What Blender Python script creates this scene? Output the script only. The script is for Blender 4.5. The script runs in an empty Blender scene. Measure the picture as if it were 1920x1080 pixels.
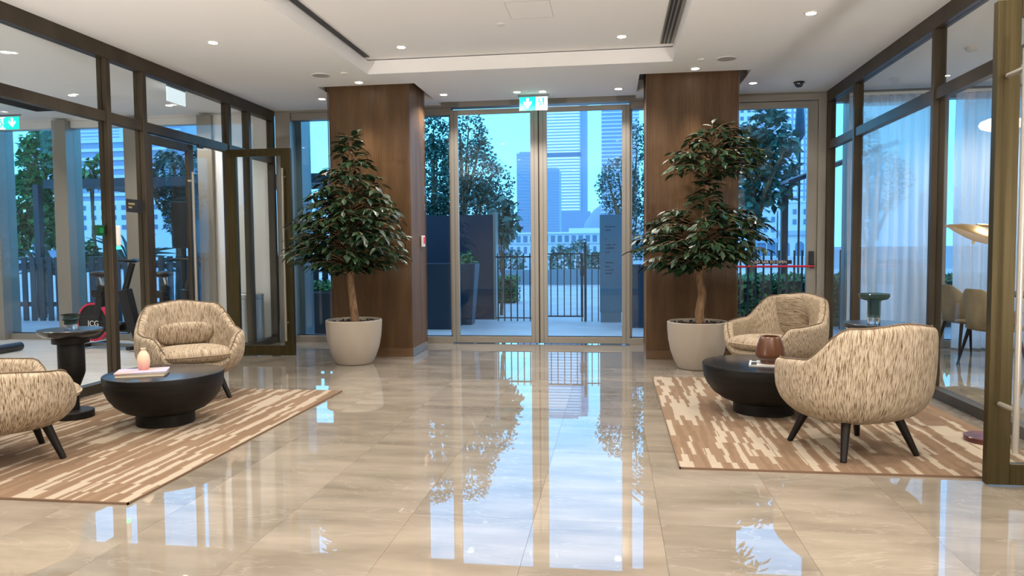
import bpy, bmesh, math, random
from mathutils import Vector, Matrix
random.seed(11)
scene = bpy.context.scene
COL = scene.collection
R = math.radians

# ------------------------------------------------------------------ camera
YAW, PITCH, ROLL, EYE, FOC = R(7.85), R(3.04), R(-0.5), 1.30, 1376.0
_F = Vector((-math.sin(YAW)*math.cos(PITCH), math.cos(YAW)*math.cos(PITCH), -math.sin(PITCH)))
_r = Vector((math.cos(YAW), math.sin(YAW), 0)); _u = _r.cross(_F)
_R = _r*math.cos(ROLL) + _u*math.sin(ROLL); _U = -_r*math.sin(ROLL) + _u*math.cos(ROLL)
cd = bpy.data.cameras.new('camera'); cam = bpy.data.objects.new('camera', cd); COL.objects.link(cam)
cd.sensor_width = 36; cd.lens = FOC/1920*36; cd.clip_end = 4000; cd.clip_start = 0.05
M = Matrix((_R, _U, -_F)).transposed().to_4x4(); M.translation = Vector((0, 0, EYE)); cam.matrix_world = M
scene.camera = cam
def ray(px, py): return _F + _R*((px-960)/FOC) - _U*((py-540)/FOC)
def at(px, py, Y):                      # where the sight line of a photo point meets the plane y = Y
    d = ray(px, py); return Vector((0, 0, EYE)) + d*(Y/d.y)
def atz(px, py, z=0.0):                 # ... meets the height z
    d = ray(px, py); return Vector((0, 0, EYE)) + d*((z-EYE)/d.z)

# ------------------------------------------------------------------ view, world
vs = scene.view_settings
scene.display_settings.display_device = 'sRGB'
vs.view_transform = 'Standard'; vs.look = 'None'; vs.gamma = 1.0; vs.use_curve_mapping = False
vs.exposure = 0.6
scene.cycles.transparent_max_bounces = 32
scene.cycles.max_bounces = 10
scene.cycles.caustics_reflective = False; scene.cycles.caustics_refractive = False
world = bpy.data.worlds.new('dusk_sky'); scene.world = world; world.use_nodes = True
nt = world.node_tree; nt.nodes.clear()
wo = nt.nodes.new('ShaderNodeOutputWorld'); bg = nt.nodes.new('ShaderNodeBackground')
tc = nt.nodes.new('ShaderNodeTexCoord'); sx = nt.nodes.new('ShaderNodeSeparateXYZ'); cr = nt.nodes.new('ShaderNodeValToRGB')
nt.links.new(tc.outputs['Generated'], sx.inputs[0]); nt.links.new(sx.outputs['Z'], cr.inputs[0])
nt.links.new(cr.outputs[0], bg.inputs[0]); nt.links.new(bg.outputs[0], wo.inputs[0])
cr.color_ramp.elements[0].position = 0.0; cr.color_ramp.elements[0].color = (0.20, 0.50, 0.90, 1)
cr.color_ramp.elements[1].position = 1.0; cr.color_ramp.elements[1].color = (0.22, 0.34, 0.60, 1)
e = cr.color_ramp.elements.new(0.12); e.color = (0.17, 0.62, 1.0, 1)
e = cr.color_ramp.elements.new(0.32); e.color = (0.18, 0.54, 0.95, 1)
e = cr.color_ramp.elements.new(0.60); e.color = (0.21, 0.42, 0.75, 1)
bg.inputs[1].default_value = 2.2

# lamp powers used by the downlight builder further down
SPOT_W, SPOT_COL = 62.0, (1.0, 0.90, 0.79)

FILL_UP_W = 360.0  # power of the added uplights that fill the ceiling
# ------------------------------------------------------------------ materials
def nodes(m): return m.node_tree.nodes, m.node_tree.links
def mat(name, col, rough=0.5, metal=0.0, spec=0.5, coat=0.0, emit=None, estr=1.0, ior=None, trans=0.0):
    m = bpy.data.materials.new(name); m.use_nodes = True
    b = m.node_tree.nodes['Principled BSDF']
    b.inputs['Base Color'].default_value = (*col, 1); b.inputs['Roughness'].default_value = rough
    b.inputs['Metallic'].default_value = metal; b.inputs['Specular IOR Level'].default_value = spec
    b.inputs['Coat Weight'].default_value = coat; b.inputs['Transmission Weight'].default_value = trans
    if ior: b.inputs['IOR'].default_value = ior
    if emit:
        b.inputs['Emission Color'].default_value = (*emit, 1); b.inputs['Emission Strength'].default_value = estr
    return m
def noisy(m, c1, c2, scale=(5, 5, 5), detail=4, coord='Object', lo=0.35, hi=0.65, bump=0.0, rnd=0.0, nscale=1.0):
    """two-colour noise on the base colour, optional bump and per-object brightness"""
    N, L = nodes(m); b = N['Principled BSDF']
    t = N.new('ShaderNodeTexCoord'); mp = N.new('ShaderNodeMapping'); n = N.new('ShaderNodeTexNoise'); r = N.new('ShaderNodeValToRGB')
    mp.inputs['Scale'].default_value = scale; n.inputs['Scale'].default_value = nscale; n.inputs['Detail'].default_value = detail
    L.new(t.outputs[coord], mp.inputs[0]); L.new(mp.outputs[0], n.inputs['Vector']); L.new(n.outputs['Fac'], r.inputs[0])
    r.color_ramp.elements[0].position = lo; r.color_ramp.elements[0].color = (*c1, 1)
    r.color_ramp.elements[1].position = hi; r.color_ramp.elements[1].color = (*c2, 1)
    out = r.outputs[0]
    if rnd:
        oi = N.new('ShaderNodeObjectInfo'); mr = N.new('ShaderNodeMapRange'); hs = N.new('ShaderNodeHueSaturation')
        mr.inputs['To Min'].default_value = 1-rnd; mr.inputs['To Max'].default_value = 1+rnd
        L.new(oi.outputs['Random'], mr.inputs['Value']); L.new(mr.outputs[0], hs.inputs['Value']); L.new(out, hs.inputs['Color']); out = hs.outputs[0]
        va = N.new('ShaderNodeVectorMath'); va.operation = 'ADD'
        sc_ = N.new('ShaderNodeVectorMath'); sc_.operation = 'SCALE'; sc_.inputs['Scale'].default_value = 37.0
        L.new(oi.outputs['Random'], sc_.inputs[0]); L.new(mp.outputs[0], va.inputs[0]); L.new(sc_.outputs[0], va.inputs[1]); L.new(va.outputs[0], n.inputs['Vector'])
    L.new(out, b.inputs['Base Color'])
    if bump:
        bp = N.new('ShaderNodeBump'); bp.inputs['Strength'].default_value = bump; bp.inputs['Distance'].default_value = 0.01
        L.new(n.outputs['Fac'], bp.inputs['Height']); L.new(bp.outputs[0], b.inputs['Normal'])
    return m
def glass(name, tint, f0=0.04, gain=0.9, gcol=(1, 1, 1)):
    """clear pane: see-through with a fresnel mirror layer"""
    m = bpy.data.materials.new(name); m.use_nodes = True; N, L = nodes(m); N.clear()
    o = N.new('ShaderNodeOutputMaterial'); mx = N.new('ShaderNodeMixShader'); tr = N.new('ShaderNodeBsdfTransparent'); gl = N.new('ShaderNodeBsdfGlossy')
    lw = N.new('ShaderNodeLayerWeight'); lw.inputs['Blend'].default_value = 0.5
    p = N.new('ShaderNodeMath'); p.operation = 'POWER'; p.inputs[1].default_value = 5.0
    ma = N.new('ShaderNodeMath'); ma.operation = 'MULTIPLY_ADD'; ma.inputs[1].default_value = gain; ma.inputs[2].default_value = f0
    tr.inputs[0].default_value = (*tint, 1); gl.inputs['Roughness'].default_value = 0.0; gl.inputs[0].default_value = (*gcol, 1)
    L.new(lw.outputs['Facing'], p.inputs[0]); L.new(p.outputs[0], ma.inputs[0]); L.new(ma.outputs[0], mx.inputs[0])
    L.new(tr.outputs[0], mx.inputs[1]); L.new(gl.outputs[0], mx.inputs[2]); L.new(mx.outputs[0], o.inputs[0])
    return m

M_marble = mat('polished_marble', (.55, .46, .36), rough=0.010, ior=1.9)
noisy(M_marble, (.205, .176, .140), (.300, .262, .212), scale=(1.8, 6, 3), detail=10, lo=.32, hi=.66, rnd=.15)
def add_veins(m):
    N, L = nodes(m); b = N['Principled BSDF']; src = b.inputs['Base Color'].links[0].from_socket
    nz = [n for n in N if n.bl_idname == 'ShaderNodeTexNoise'][0]; vec = nz.inputs['Vector'].links[0].from_socket
    n2 = N.new('ShaderNodeTexNoise'); n2.inputs['Scale'].default_value = .55; n2.inputs['Detail'].default_value = 6; n2.inputs['Distortion'].default_value = 1.6
    L.new(vec, n2.inputs['Vector'])
    s = N.new('ShaderNodeMath'); s.operation = 'SUBTRACT'; s.inputs[1].default_value = .5; L.new(n2.outputs['Fac'], s.inputs[0])
    a = N.new('ShaderNodeMath'); a.operation = 'ABSOLUTE'; L.new(s.outputs[0], a.inputs[0])
    mr = N.new('ShaderNodeMapRange'); mr.inputs['From Min'].default_value = 0; mr.inputs['From Max'].default_value = .010
    mr.inputs['To Min'].default_value = .35; mr.inputs['To Max'].default_value = 0; L.new(a.outputs[0], mr.inputs['Value'])
    mx = N.new('ShaderNodeMix'); mx.data_type = 'RGBA'; mx.inputs['B'].default_value = (.42, .38, .33, 1)
    L.new(mr.outputs[0], mx.inputs['Factor']); L.new(src, mx.inputs['A']); L.new(mx.outputs['Result'], b.inputs['Base Color'])
add_veins(M_marble)
M_joint = mat('floor_joint', (.20, .172, .137), .6)
M_gymfloor = noisy(mat('gym_floor_vinyl', (.6, .56, .5), .3), (.66, .62, .56), (.76, .72, .66), scale=(1.5, 6, 1), detail=5)
M_ceil = mat('ceiling_paint', (.87, .87, .87), .85, spec=.2)
M_wall = mat('white_wall_paint', (.80, .79, .77), .8, spec=.2)
M_cream = mat('cream_wall_paint', (.62, .55, .46), .8, spec=.2)
M_bronze = noisy(mat('dark_bronze_metal', (.12, .09, .06), .42, metal=.55), (.055, .041, .026), (.085, .065, .043), scale=(3, 3, 1.2), detail=3)
M_olive = noisy(mat('brushed_bronze_metal', (.16, .12, .05), .36, metal=.6), (.048, .036, .012), (.072, .054, .020), scale=(60, 60, 1.2), detail=3)
M_champ = mat('champagne_aluminium', (.34, .315, .275), .38, metal=.45)
M_dgrey = mat('dark_seal', (.02, .022, .026), .5)
M_grey = mat('grey_metal', (.22, .23, .24), .4, metal=.5)
M_steel = mat('brushed_steel', (.62, .60, .57), .25, metal=.95)
M_glass_f = glass('facade_glass', (.82, .93, .98), .03, .75)
M_glass_p = glass('partition_glass', (.93, .95, .955), .022, .36)
M_wood = noisy(mat('walnut_veneer', (.2, .11, .05), .45), (.085, .043, .017), (.140, .076, .033), scale=(9, 9, .9), detail=6)
M_wood_d = noisy(mat('walnut_plinth', (.12, .065, .03), .4), (.11, .06, .028), (.17, .095, .045), scale=(2, 2, 12), detail=5)
M_black = noisy(mat('black_stained_oak', (.006, .005, .0045), .5, spec=.25), (.004, .0035, .003), (.010, .008, .007), scale=(3, 3, 40), detail=4, bump=.08)
M_blacktop = mat('black_table_top', (.014, .016, .020), .24, spec=1.0)
M_legs = mat('dark_wenge', (.010, .0065, .005), .45, spec=.25)
M_pot = mat('matt_stone_white', (.40, .35, .29), .5)
M_soil = noisy(mat('dark_soil', (.02, .015, .012), .9), (.010, .007, .006), (.05, .035, .025), scale=(40, 40, 40), bump=1.0)
M_bark = noisy(mat('tree_bark', (.2, .12, .06), .8), (.14, .075, .035), (.33, .20, .105), scale=(30, 30, 8), bump=.5)
def leaf_mat(name, c1, c2, rough=.38, rnd=.35, transl=0.0):
    m = mat(name, c1, rough, spec=.5); N, L = nodes(m); b = N['Principled BSDF']
    g = N.new('ShaderNodeNewGeometry'); r = N.new('ShaderNodeValToRGB'); oi = N.new('ShaderNodeObjectInfo'); ad = N.new('ShaderNodeMath'); fr = N.new('ShaderNodeMath')
    ad.operation = 'ADD'; fr.operation = 'FRACT'
    L.new(g.outputs['Random Per Island'], ad.inputs[0]); L.new(oi.outputs['Random'], ad.inputs[1]); L.new(ad.outputs[0], fr.inputs[0]); L.new(fr.outputs[0], r.inputs[0])
    r.color_ramp.elements[0].color = (*c1, 1); r.color_ramp.elements[1].color = (*c2, 1); L.new(r.outputs[0], b.inputs['Base Color'])
    return m
M_leaf = leaf_mat('ficus_leaf', (.005, .022, .010), (.024, .058, .020), .36)
M_leaf_o = leaf_mat('garden_leaf', (.025, .10, .085), (.08, .23, .17), .5)
M_leaf_b = leaf_mat('shrub_leaf', (.02, .11, .035), (.09, .32, .08), .5)
def fabric(name, su, sv):
    m = mat(name, (.6, .5, .38), .92, spec=.15); N, L = nodes(m); b = N['Principled BSDF']
    t = N.new('ShaderNodeUVMap'); mp = N.new('ShaderNodeMapping'); mp.inputs['Scale'].default_value = (su, sv, 1)
    n = N.new('ShaderNodeTexNoise'); n.inputs['Scale'].default_value = 1.0; n.inputs['Detail'].default_value = 3; n.inputs['Roughness'].default_value = .6
    oi = N.new('ShaderNodeObjectInfo'); va = N.new('ShaderNodeVectorMath'); va.operation = 'ADD'; sc = N.new('ShaderNodeVectorMath'); sc.operation = 'SCALE'; sc.inputs['Scale'].default_value = 50
    L.new(t.outputs[0], mp.inputs[0]); L.new(oi.outputs['Random'], sc.inputs[0]); L.new(mp.outputs[0], va.inputs[0]); L.new(sc.outputs[0], va.inputs[1]); L.new(va.outputs[0], n.inputs['Vector'])
    r = N.new('ShaderNodeValToRGB'); L.new(n.outputs['Fac'], r.inputs[0])
    el = r.color_ramp.elements
    el[0].position = .34; el[0].color = (.07, .045, .027, 1); el[1].position = .68; el[1].color = (.60, .52, .42, 1)
    q = el.new(.42); q.color = (.20, .14, .085, 1); q = el.new(.47); q.color = (.40, .315, .22, 1); q = el.new(.56); q.color = (.50, .415, .31, 1)
    L.new(r.outputs[0], b.inputs['Base Color'])
    n2 = N.new('ShaderNodeTexNoise'); n2.inputs['Scale'].default_value = 1.0; n2.inputs['Detail'].default_value = 2
    m2 = N.new('ShaderNodeMapping'); m2.inputs['Scale'].default_value = (su*1.3, sv*4, 1); L.new(t.outputs[0], m2.inputs[0]); L.new(m2.outputs[0], n2.inputs['Vector'])
    bp = N.new('ShaderNodeBump'); bp.inputs['Strength'].default_value = .6; bp.inputs['Distance'].default_value = .006
    L.new(n2.outputs['Fac'], bp.inputs['Height']); L.new(bp.outputs[0], b.inputs['Normal'])
    return m
M_fab = fabric('boucle_fabric', 360, 17)
M_fab_h = fabric('boucle_fabric_crosswise', 17, 360)
def rug_mat(ox):
    m = mat('striped_rug_pile', (.5, .4, .3), .95, spec=.1); N, L = nodes(m); b = N['Principled BSDF']
    g = N.new('ShaderNodeNewGeometry'); s = N.new('ShaderNodeSeparateXYZ'); L.new(g.outputs['Position'], s.inputs[0])
    def mth(op, a, bb=None):
        n = N.new('ShaderNodeMath'); n.operation = op
        for i, v in enumerate((a, bb)):
            if v is None: continue
            if isinstance(v, (int, float)): n.inputs[i].default_value = v
            else: L.new(v, n.inputs[i])
        return n.outputs[0]
    # Y is cut into short steps, each step nudges the stripe edges sideways
    yq = mth('FLOOR', mth('MULTIPLY', s.outputs['Y'], 6.5))
    wn = N.new('ShaderNodeTexWhiteNoise'); wn.noise_dimensions = '2D'
    cb0 = N.new('ShaderNodeCombineXYZ'); L.new(yq, cb0.inputs[0]); L.new(mth('FLOOR', mth('MULTIPLY', s.outputs['X'], 7.0)), cb0.inputs[1]); L.new(cb0.outputs[0], wn.inputs['Vector'])
    x2 = mth('ADD', s.outputs['X'], mth('MULTIPLY', wn.outputs['Value'], .034))
    cb = N.new('ShaderNodeCombineXYZ'); L.new(mth('MULTIPLY', x2, 19.0), cb.inputs[0]); L.new(mth('MULTIPLY', yq, .17), cb.inputs[1]); cb.inputs[2].default_value = ox
    n = N.new('ShaderNodeTexNoise'); n.inputs['Scale'].default_value = 1.0; n.inputs['Detail'].default_value = 0.0; L.new(cb.outputs[0], n.inputs['Vector'])
    r = N.new('ShaderNodeValToRGB'); r.color_ramp.interpolation = 'CONSTANT'; el = r.color_ramp.elements
    el[0].color = (.190, .125, .080, 1); el[1].position = .545; el[1].color = (.38, .32, .245, 1)
    q = el.new(.40); q.color = (.215, .145, .095, 1)
    L.new(n.outputs['Fac'], r.inputs[0]); L.new(r.outputs[0], b.inputs['Base Color'])
    f = N.new('ShaderNodeTexNoise'); f.inputs['Scale'].default_value = 180; L.new(g.outputs['Position'], f.inputs['Vector'])
    bp = N.new('ShaderNodeBump'); bp.inputs['Strength'].default_value = .35; bp.inputs['Distance'].default_value = .004; L.new(f.outputs['Fac'], bp.inputs['Height']); L.new(bp.outputs[0], b.inputs['Normal'])
    return m
M_rug_side = mat('rug_edge', (.17, .105, .065), .95)

# ------------------------------------------------------------------ mesh helpers
class MB:
    def __init__(s): s.bm = bmesh.new()
    def box(s, x0, x1, y0, y1, z0, z1):
        v = [s.bm.verts.new((x, y, z)) for x in (x0, x1) for y in (y0, y1) for z in (z0, z1)]
        for f in ((0, 1, 3, 2), (4, 6, 7, 5), (0, 4, 5, 1), (2, 3, 7, 6), (0, 2, 6, 4), (1, 5, 7, 3)): s.bm.faces.new([v[i] for i in f])
        return s
    def beam(s, p, q, w, t=None, up=(0, 0, 1)):        # rectangular bar from p to q
        p, q = Vector(p), Vector(q); t = t or w; d = (q-p).normalized(); a = d.cross(Vector(up))
        if a.length < 1e-3: a = d.cross(Vector((1, 0, 0)))
        a.normalize(); b = a.cross(d); v = []
        for c in (p, q):
            for i, j in ((-1, -1), (1, -1), (1, 1), (-1, 1)): v.append(s.bm.verts.new(c + a*(i*w/2) + b*(j*t/2)))
        for f in ((3, 2, 1, 0), (4, 5, 6, 7), (0, 1, 5, 4), (1, 2, 6, 5), (2, 3, 7, 6), (3, 0, 4, 7)): s.bm.faces.new([v[i] for i in f])
        return s
    def tube(s, pts, rad, seg=10, cap=True):
        pts = [Vector(p) for p in pts]; n = len(pts); rings = []
        rads = rad if isinstance(rad, (list, tuple)) else [rad]*n
        a = None
        for i, p in enumerate(pts):
            d = (pts[min(i+1, n-1)] - pts[max(i-1, 0)]).normalized()
            if a is None:
                a = d.cross(Vector((0, 0, 1)))
                if a.length < 1e-3: a = Vector((1, 0, 0))
            a = (a - d*a.dot(d)).normalized(); b = d.cross(a)
            rings.append([s.bm.verts.new(p + (a*math.cos(2*math.pi*k/seg) + b*math.sin(2*math.pi*k/seg))*rads[i]) for k in range(seg)])
        for i in range(n-1):
            for k in range(seg): s.bm.faces.new((rings[i][k], rings[i][(k+1) % seg], rings[i+1][(k+1) % seg], rings[i+1][k]))
        if cap: s.bm.faces.new(rings[0][::-1]); s.bm.faces.new(rings[-1])
        return s
    def lathe(s, prof, c=(0, 0, 0), seg=40, sx=1.0, sy=1.0):
        c = Vector(c); rings = []
        for r, z in prof:
            if r < 1e-6: rings.append([s.bm.verts.new(c + Vector((0, 0, z)))])
            else: rings.append([s.bm.verts.new(c + Vector((sx*r*math.cos(2*math.pi*k/seg), sy*r*math.sin(2*math.pi*k/seg), z))) for k in range(seg)])
        for a, b in zip(rings, rings[1:]):
            for k in range(seg):
                k2 = (k+1) % seg
                if len(a) == 1 and len(b) == 1: break
                if len(a) == 1: s.bm.faces.new((a[0], b[k2], b[k]))
                elif len(b) == 1: s.bm.faces.new((a[k], a[k2], b[0]))
                else: s.bm.faces.new((a[k], a[k2], b[k2], b[k]))
        return s
    def poly(s, pts, thick):                            # flat polygon in xz facing -y, thickness along +y
        f = [s.bm.verts.new(Vector(p)) for p in pts]; g = [s.bm.verts.new(Vector(p) + Vector((0, thick, 0))) for p in pts]
        s.bm.faces.new(f); s.bm.faces.new(g[::-1]); n = len(pts)
        for i in range(n): s.bm.faces.new((f[i], g[i], g[(i+1) % n], f[(i+1) % n]))
        return s
    def xf(s, m): bmesh.ops.transform(s.bm, matrix=m, verts=s.bm.verts); return s
    def obj(s, name, m, parent=None, smooth=False, bevel=0.0, angle=35):
        bmesh.ops.recalc_face_normals(s.bm, faces=s.bm.faces)
        me = bpy.data.meshes.new(name); s.bm.to_mesh(me); s.bm.free()
        return link(name, me, m, parent, smooth, bevel, angle)
def link(name, me, m, parent=None, smooth=False, bevel=0.0, angle=35):
    if m: me.materials.append(m)
    o = bpy.data.objects.new(name, me); COL.objects.link(o)
    if parent: o.parent = parent
    if smooth:
        me.polygons.foreach_set('use_smooth', [True]*len(me.polygons))
        me.set_sharp_from_angle(angle=R(angle))
    if bevel:
        b = o.modifiers.new('bevel', 'BEVEL'); b.width = bevel; b.segments = 2; b.limit_method = 'ANGLE'
    return o
def box(name, m, x0, x1, y0, y1, z0, z1, parent=None, bevel=0.0): return MB().box(x0, x1, y0, y1, z0, z1).obj(name, m, parent, False, bevel)
def tag(o, label=None, cat=None, group=None, kind=None):
    if label: o['label'] = label
    if cat: o['category'] = cat
    if group: o['group'] = group
    if kind: o['kind'] = kind
    return o
def empty(name, loc=(0, 0, 0), rz=0.0):
    o = bpy.data.objects.new(name, None); COL.objects.link(o); o.location = loc; o.rotation_euler = (0, 0, rz); o.empty_display_size = .1; return o
def thing(name, label, cat, loc=(0, 0, 0), rz=0.0, group=None): return tag(empty(name, loc, rz), label, cat, group)
def struct(name): return tag(empty(name), kind='structure')
def dup(root, loc, rz=None, label=None, group=None, name=None):
    r = root.copy(); COL.objects.link(r); r.location = loc
    if rz is not None: r.rotation_euler = (0, 0, rz)
    if label: r['label'] = label
    if group: r['group'] = group
    for ch in list(root.children):
        c = ch.copy(); COL.objects.link(c); c.parent = r
        for g in ch.children:
            d = g.copy(); COL.objects.link(d); d.parent = c
    return r
def pydata(name, vs, fs, m, parent=None, smooth=False):
    me = bpy.data.meshes.new(name); me.from_pydata(vs, [], fs); me.update(); return link(name, me, m, parent, smooth)
def piece(name, me, parent, loc=(0, 0, 0), rot=(0, 0, 0), scale=(1, 1, 1)):    # one more object on a shared mesh
    o = bpy.data.objects.new(name, me); COL.objects.link(o); o.parent = parent; o.location = loc; o.rotation_euler = rot; o.scale = scale; return o
def smoothstep(a, b, x):
    t = max(0.0, min(1.0, (x-a)/(b-a))); return t*t*(3-2*t)
def text(name, body, size, m, parent, loc, rot, align='CENTER', depth=.001):
    c = bpy.data.curves.new(name, 'FONT'); c.body = body; c.size = size; c.align_x = align; c.align_y = 'CENTER'; c.extrude = depth
    o = bpy.data.objects.new(name, c); COL.objects.link(o); bpy.context.view_layer.update()
    me = bpy.data.meshes.new_from_object(o.evaluated_get(bpy.context.evaluated_depsgraph_get())); bpy.data.objects.remove(o); me.materials.clear(); me.materials.append(m)
    o = bpy.data.objects.new(name, me); COL.objects.link(o); o.parent = parent; o.location = loc; o.rotation_euler = rot; o['kind'] = 'stuff'; return o

# ================================================================== THE SETTING
XL, XR, YF, ZC = -4.73, 2.70, 10.0, 3.27
# ---- floor: slab and polished tiles
fl = struct('floor')
box('floor_slab', M_joint, -4.83, 6.3, -4.2, 10.05, -.2, -.012, fl)
xs = [-4.83] + [-4.58 + .6*i for i in range(19)]
ys = [10.05, 9.65] + [9.65 - 1.24*i for i in range(1, 9)]
meshes = {}
for i in range(len(xs)-1):
    for j in range(len(ys)-1):
        if xs[i] > 2.4 and ys[j+1] < 3.3: continue
        w, d = xs[i+1]-xs[i], ys[j]-ys[j+1]; key = (round(w, 3), round(d, 3))
        if key not in meshes:
            o = MB().box(-w/2+.0006, w/2-.0006, -d/2+.0006, d/2-.0006, -.012, 0).obj('tile', M_marble, fl); meshes[key] = o.data
        else: o = piece('tile', meshes[key], fl)
        o.location = ((xs[i]+xs[i+1])/2, (ys[j]+ys[j+1])/2, 0)
tag(box('floor', M_gymfloor, -10.6, -4.83, 2.0, 10.05, -.2, 0), kind='structure')

M_spk0 = mat('hatch_joint_grey', (.5, .49, .48), .8)
# ---- ceiling with a raised tray, column cut-outs and a slot along the facade
ce = struct('ceiling')
b = MB()
for x0, x1, y0, y1 in ((-4.83, -3.53, -4.2, 9.93), (-3.53, -2.72, -4.2, 8.57), (-3.53, -2.33, 9.52, 9.93), (-2.72, -2.33, 8.05, 8.57), (-2.33, .30, 8.05, 9.72),
                       (.30, .63, 8.05, 8.57), (.30, 1.53, 9.52, 9.93), (.63, 1.53, -4.2, 8.57), (1.53, 2.80, -4.2, 9.93)):
    b.box(x0, x1, y0, y1, ZC, 3.42 if x0 != -2.33 else 3.42)
b.obj('ceiling_slab', M_ceil, ce)
box('tray_panel', M_ceil, -2.74, .65, -4.2, 8.07, 3.43, 3.5, ce)
hx0, hx1, hy0, hy1 = atz(945, 5, 3.43).x, atz(1031, 3, 3.43).x, atz(1033, 32, 3.43).y, atz(990, 2, 3.43).y
MB().box(hx0, hx1, hy0-.004, hy0, 3.4285, 3.431).box(hx1-.004, hx1, hy1, hy0, 3.4285, 3.431).box(hx0, hx1, hy1, hy1+.004, 3.4285, 3.431).box(hx0, hx0+.004, hy1, hy0, 3.4285, 3.431).obj('hatch_joint', M_spk0, ce)
box('shadow_gap', M_dgrey, -2.715, -2.655, -3, 7.92, 3.424, 3.432, ce)
sl = box('linear_diffuser', M_champ, .485, .625, -3, 7.93, 3.424, 3.431, ce)
for x in (.50, .535, .575): box('slot', M_dgrey, x, x+.022, -2.9, 7.91, 3.420, 3.426, sl)
box('ceiling_slab', M_ceil, 2.80, 6.3, 3.2, 9.93, ZC, 3.42, ce)
b = MB()
for x0, x1, y0, y1 in ((-10.6, -7.97, 2, 9.93), (-7.97, -7.52, 2, 6.6), (-7.97, -7.52, 9.36, 9.93), (-7.52, -4.83, 2, 9.93)): b.box(x0, x1, y0, y1, ZC, 3.42)
b.obj('ceiling_slab', M_ceil, ce)
lin = box('recess_lining', M_dgrey, -8.0, -7.5, 6.55, 9.4, 3.42, 3.45, ce)
MB().box(-7.972, -7.96, 6.6, 9.36, ZC+.002, 3.42).box(-7.53, -7.518, 6.6, 9.36, ZC+.002, 3.42).box(-7.96, -7.53, 9.35, 9.362, ZC+.002, 3.42).box(-7.96, -7.53, 6.598, 6.61, ZC+.002, 3.42).obj('side_lining', M_dgrey, lin)
box('sky_block_roof', M_wall, -10.7, 6.4, -4.3, 10.2, 3.52, 3.7, ce)  # unseen box added over all rooms to block the sky
box('head_beam', M_wall, -10.6, -4.74, 9.93, 10.12, 3.24, 3.52, ce); box('head_beam', M_champ, -4.74, 6.3, 9.93, 10.12, 3.24, 3.52, ce)

# ---- solid walls out of view
for nm, a in (('wall_south', (-4.83, 2.8, -4.3, -4.2, 0, 3.5)), ('wall_left', (-4.83, -4.73, -4.2, 1.95, 0, ZC)), ('wall_right', (2.7, 2.8, -4.2, 4.08, 0, ZC)),
              ('wall_west', (-10.7, -10.6, 2, 10.1, 0, 3.5)), ('wall_gym', (-10.6, -4.83, 1.9, 2.0, 0, 3.5)), ('wall_east', (6.3, 6.4, 3.1, 10.1, 0, 3.5)), ('wall_dining', (2.8, 6.3, 3.1, 3.2, 0, 3.5))):
    tag(box(nm, M_wall, *a), kind='structure')

# ---- glazed partitions along both sides
def partition(name, x0, x1, posts, gaps, y0, y1, xg, top_bot=3.13):
    w = struct(name)
    box('top_rail', M_bronze, x0, x1, y0, y1, top_bot, ZC, w, .003)
    box('transom', M_bronze, x0+.012, x1-.012, y0, y1, 2.535, 2.635, w, .003)
    for a, c in posts: box('post', M_bronze, x0, x1, a, c, 0, top_bot, w, .003)
    edges = [(posts[i][1], posts[i+1][0]) for i in range(len(posts)-1)]
    for a, c in edges:
        box('glass_pane', M_glass_p, xg-.005, xg+.005, a, c, 2.635, top_bot, w)
        if (round(a, 2), round(c, 2)) in gaps: continue
        box('glass_pane', M_glass_p, xg-.005, xg+.005, a, c, .085, 2.535, w)
        box('bottom_rail', M_bronze, x0, x1, a, c, 0, .085, w, .003)
    return w
PL = partition('wall_left', -4.83, XL, [(1.95, 2.01), (4.2, 4.26), (6.425, 6.485), (6.965, 7.03), (8.655, 8.72), (9.165, 9.23), (9.86, 9.92)], {(7.03, 8.66)}, 1.95, 9.92, -4.78)
PR = partition('wall_right', XR, 2.80, [(4.10, 4.16), (5.15, 5.20), (6.745, 6.80), (8.825, 8.88), (9.86, 9.92)], {(4.16, 5.15)}, 4.08, 9.92, 2.75)
def leaf(name, m, w, h, st, top, bot, t, mx, bar=None, barm=None, lo=.42, hi=2.2, off=-.14):
    """door leaf in local space: hinge at x = 0, leaf along +x, thickness t along y; bar = x of the pull handle"""
    d = struct(name)
    for a, c in ((0, st), (w-st, w)): box('stile', m, a, c, -t/2, t/2, .012, h, d, .003)
    box('top_rail', m, st, w-st, -t/2, t/2, h-top, h, d, .003); box('bottom_rail', m, st, w-st, -t/2, t/2, .012, bot, d, .003)
    box('glass_pane', mx, st, w-st, -.005, .005, bot, h-top, d)
    if bar is not None:
        q = MB().tube([(bar, off, lo-.22), (bar, off, hi+.1)], .015, 14).obj('pull_handle', barm, d, True)
        for z in (lo, hi): MB().tube([(bar, -t/2, z), (bar, off, z)], .014, 12).obj('standoff', barm, q, True)
    return d
d = leaf('door_1', M_bronze, .86, 2.52, .10, .09, .12, .045, M_glass_p, .74, M_champ, .55, 2.1, -.08); d.location = (-4.78, 7.035, 0); d.rotation_euler = (0, 0, R(90))
d = leaf('door_2', M_olive, .83, 2.55, .125, .09, .135, .05, M_glass_p, .755, M_champ, .42, 2.2, -.09); d.location = (-4.715, 8.56, 0)
d = leaf('door_3', M_olive, .83, 2.57, .115, .085, .125, .05, M_glass_p, .775, M_champ, .45, 2.18, -.19); d.location = (2.82, 4.225, 0); d.rotation_euler = (0, 0, R(180))
for ch in list(d.children):                              # the pull handle stands on the lobby side
    if ch.name.startswith('pull_handle'): ch.rotation_euler = (0, 0, R(180)); ch.location = (1.55, 0, 0)
tag(d, kind='structure')
for y0, y1, nm in ((7.6, 7.72, 'door_closer'),):
    box(nm, M_dgrey, -4.72, -4.69, y0+.30, y1+.28, 2.49, 2.53, PL)

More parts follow.
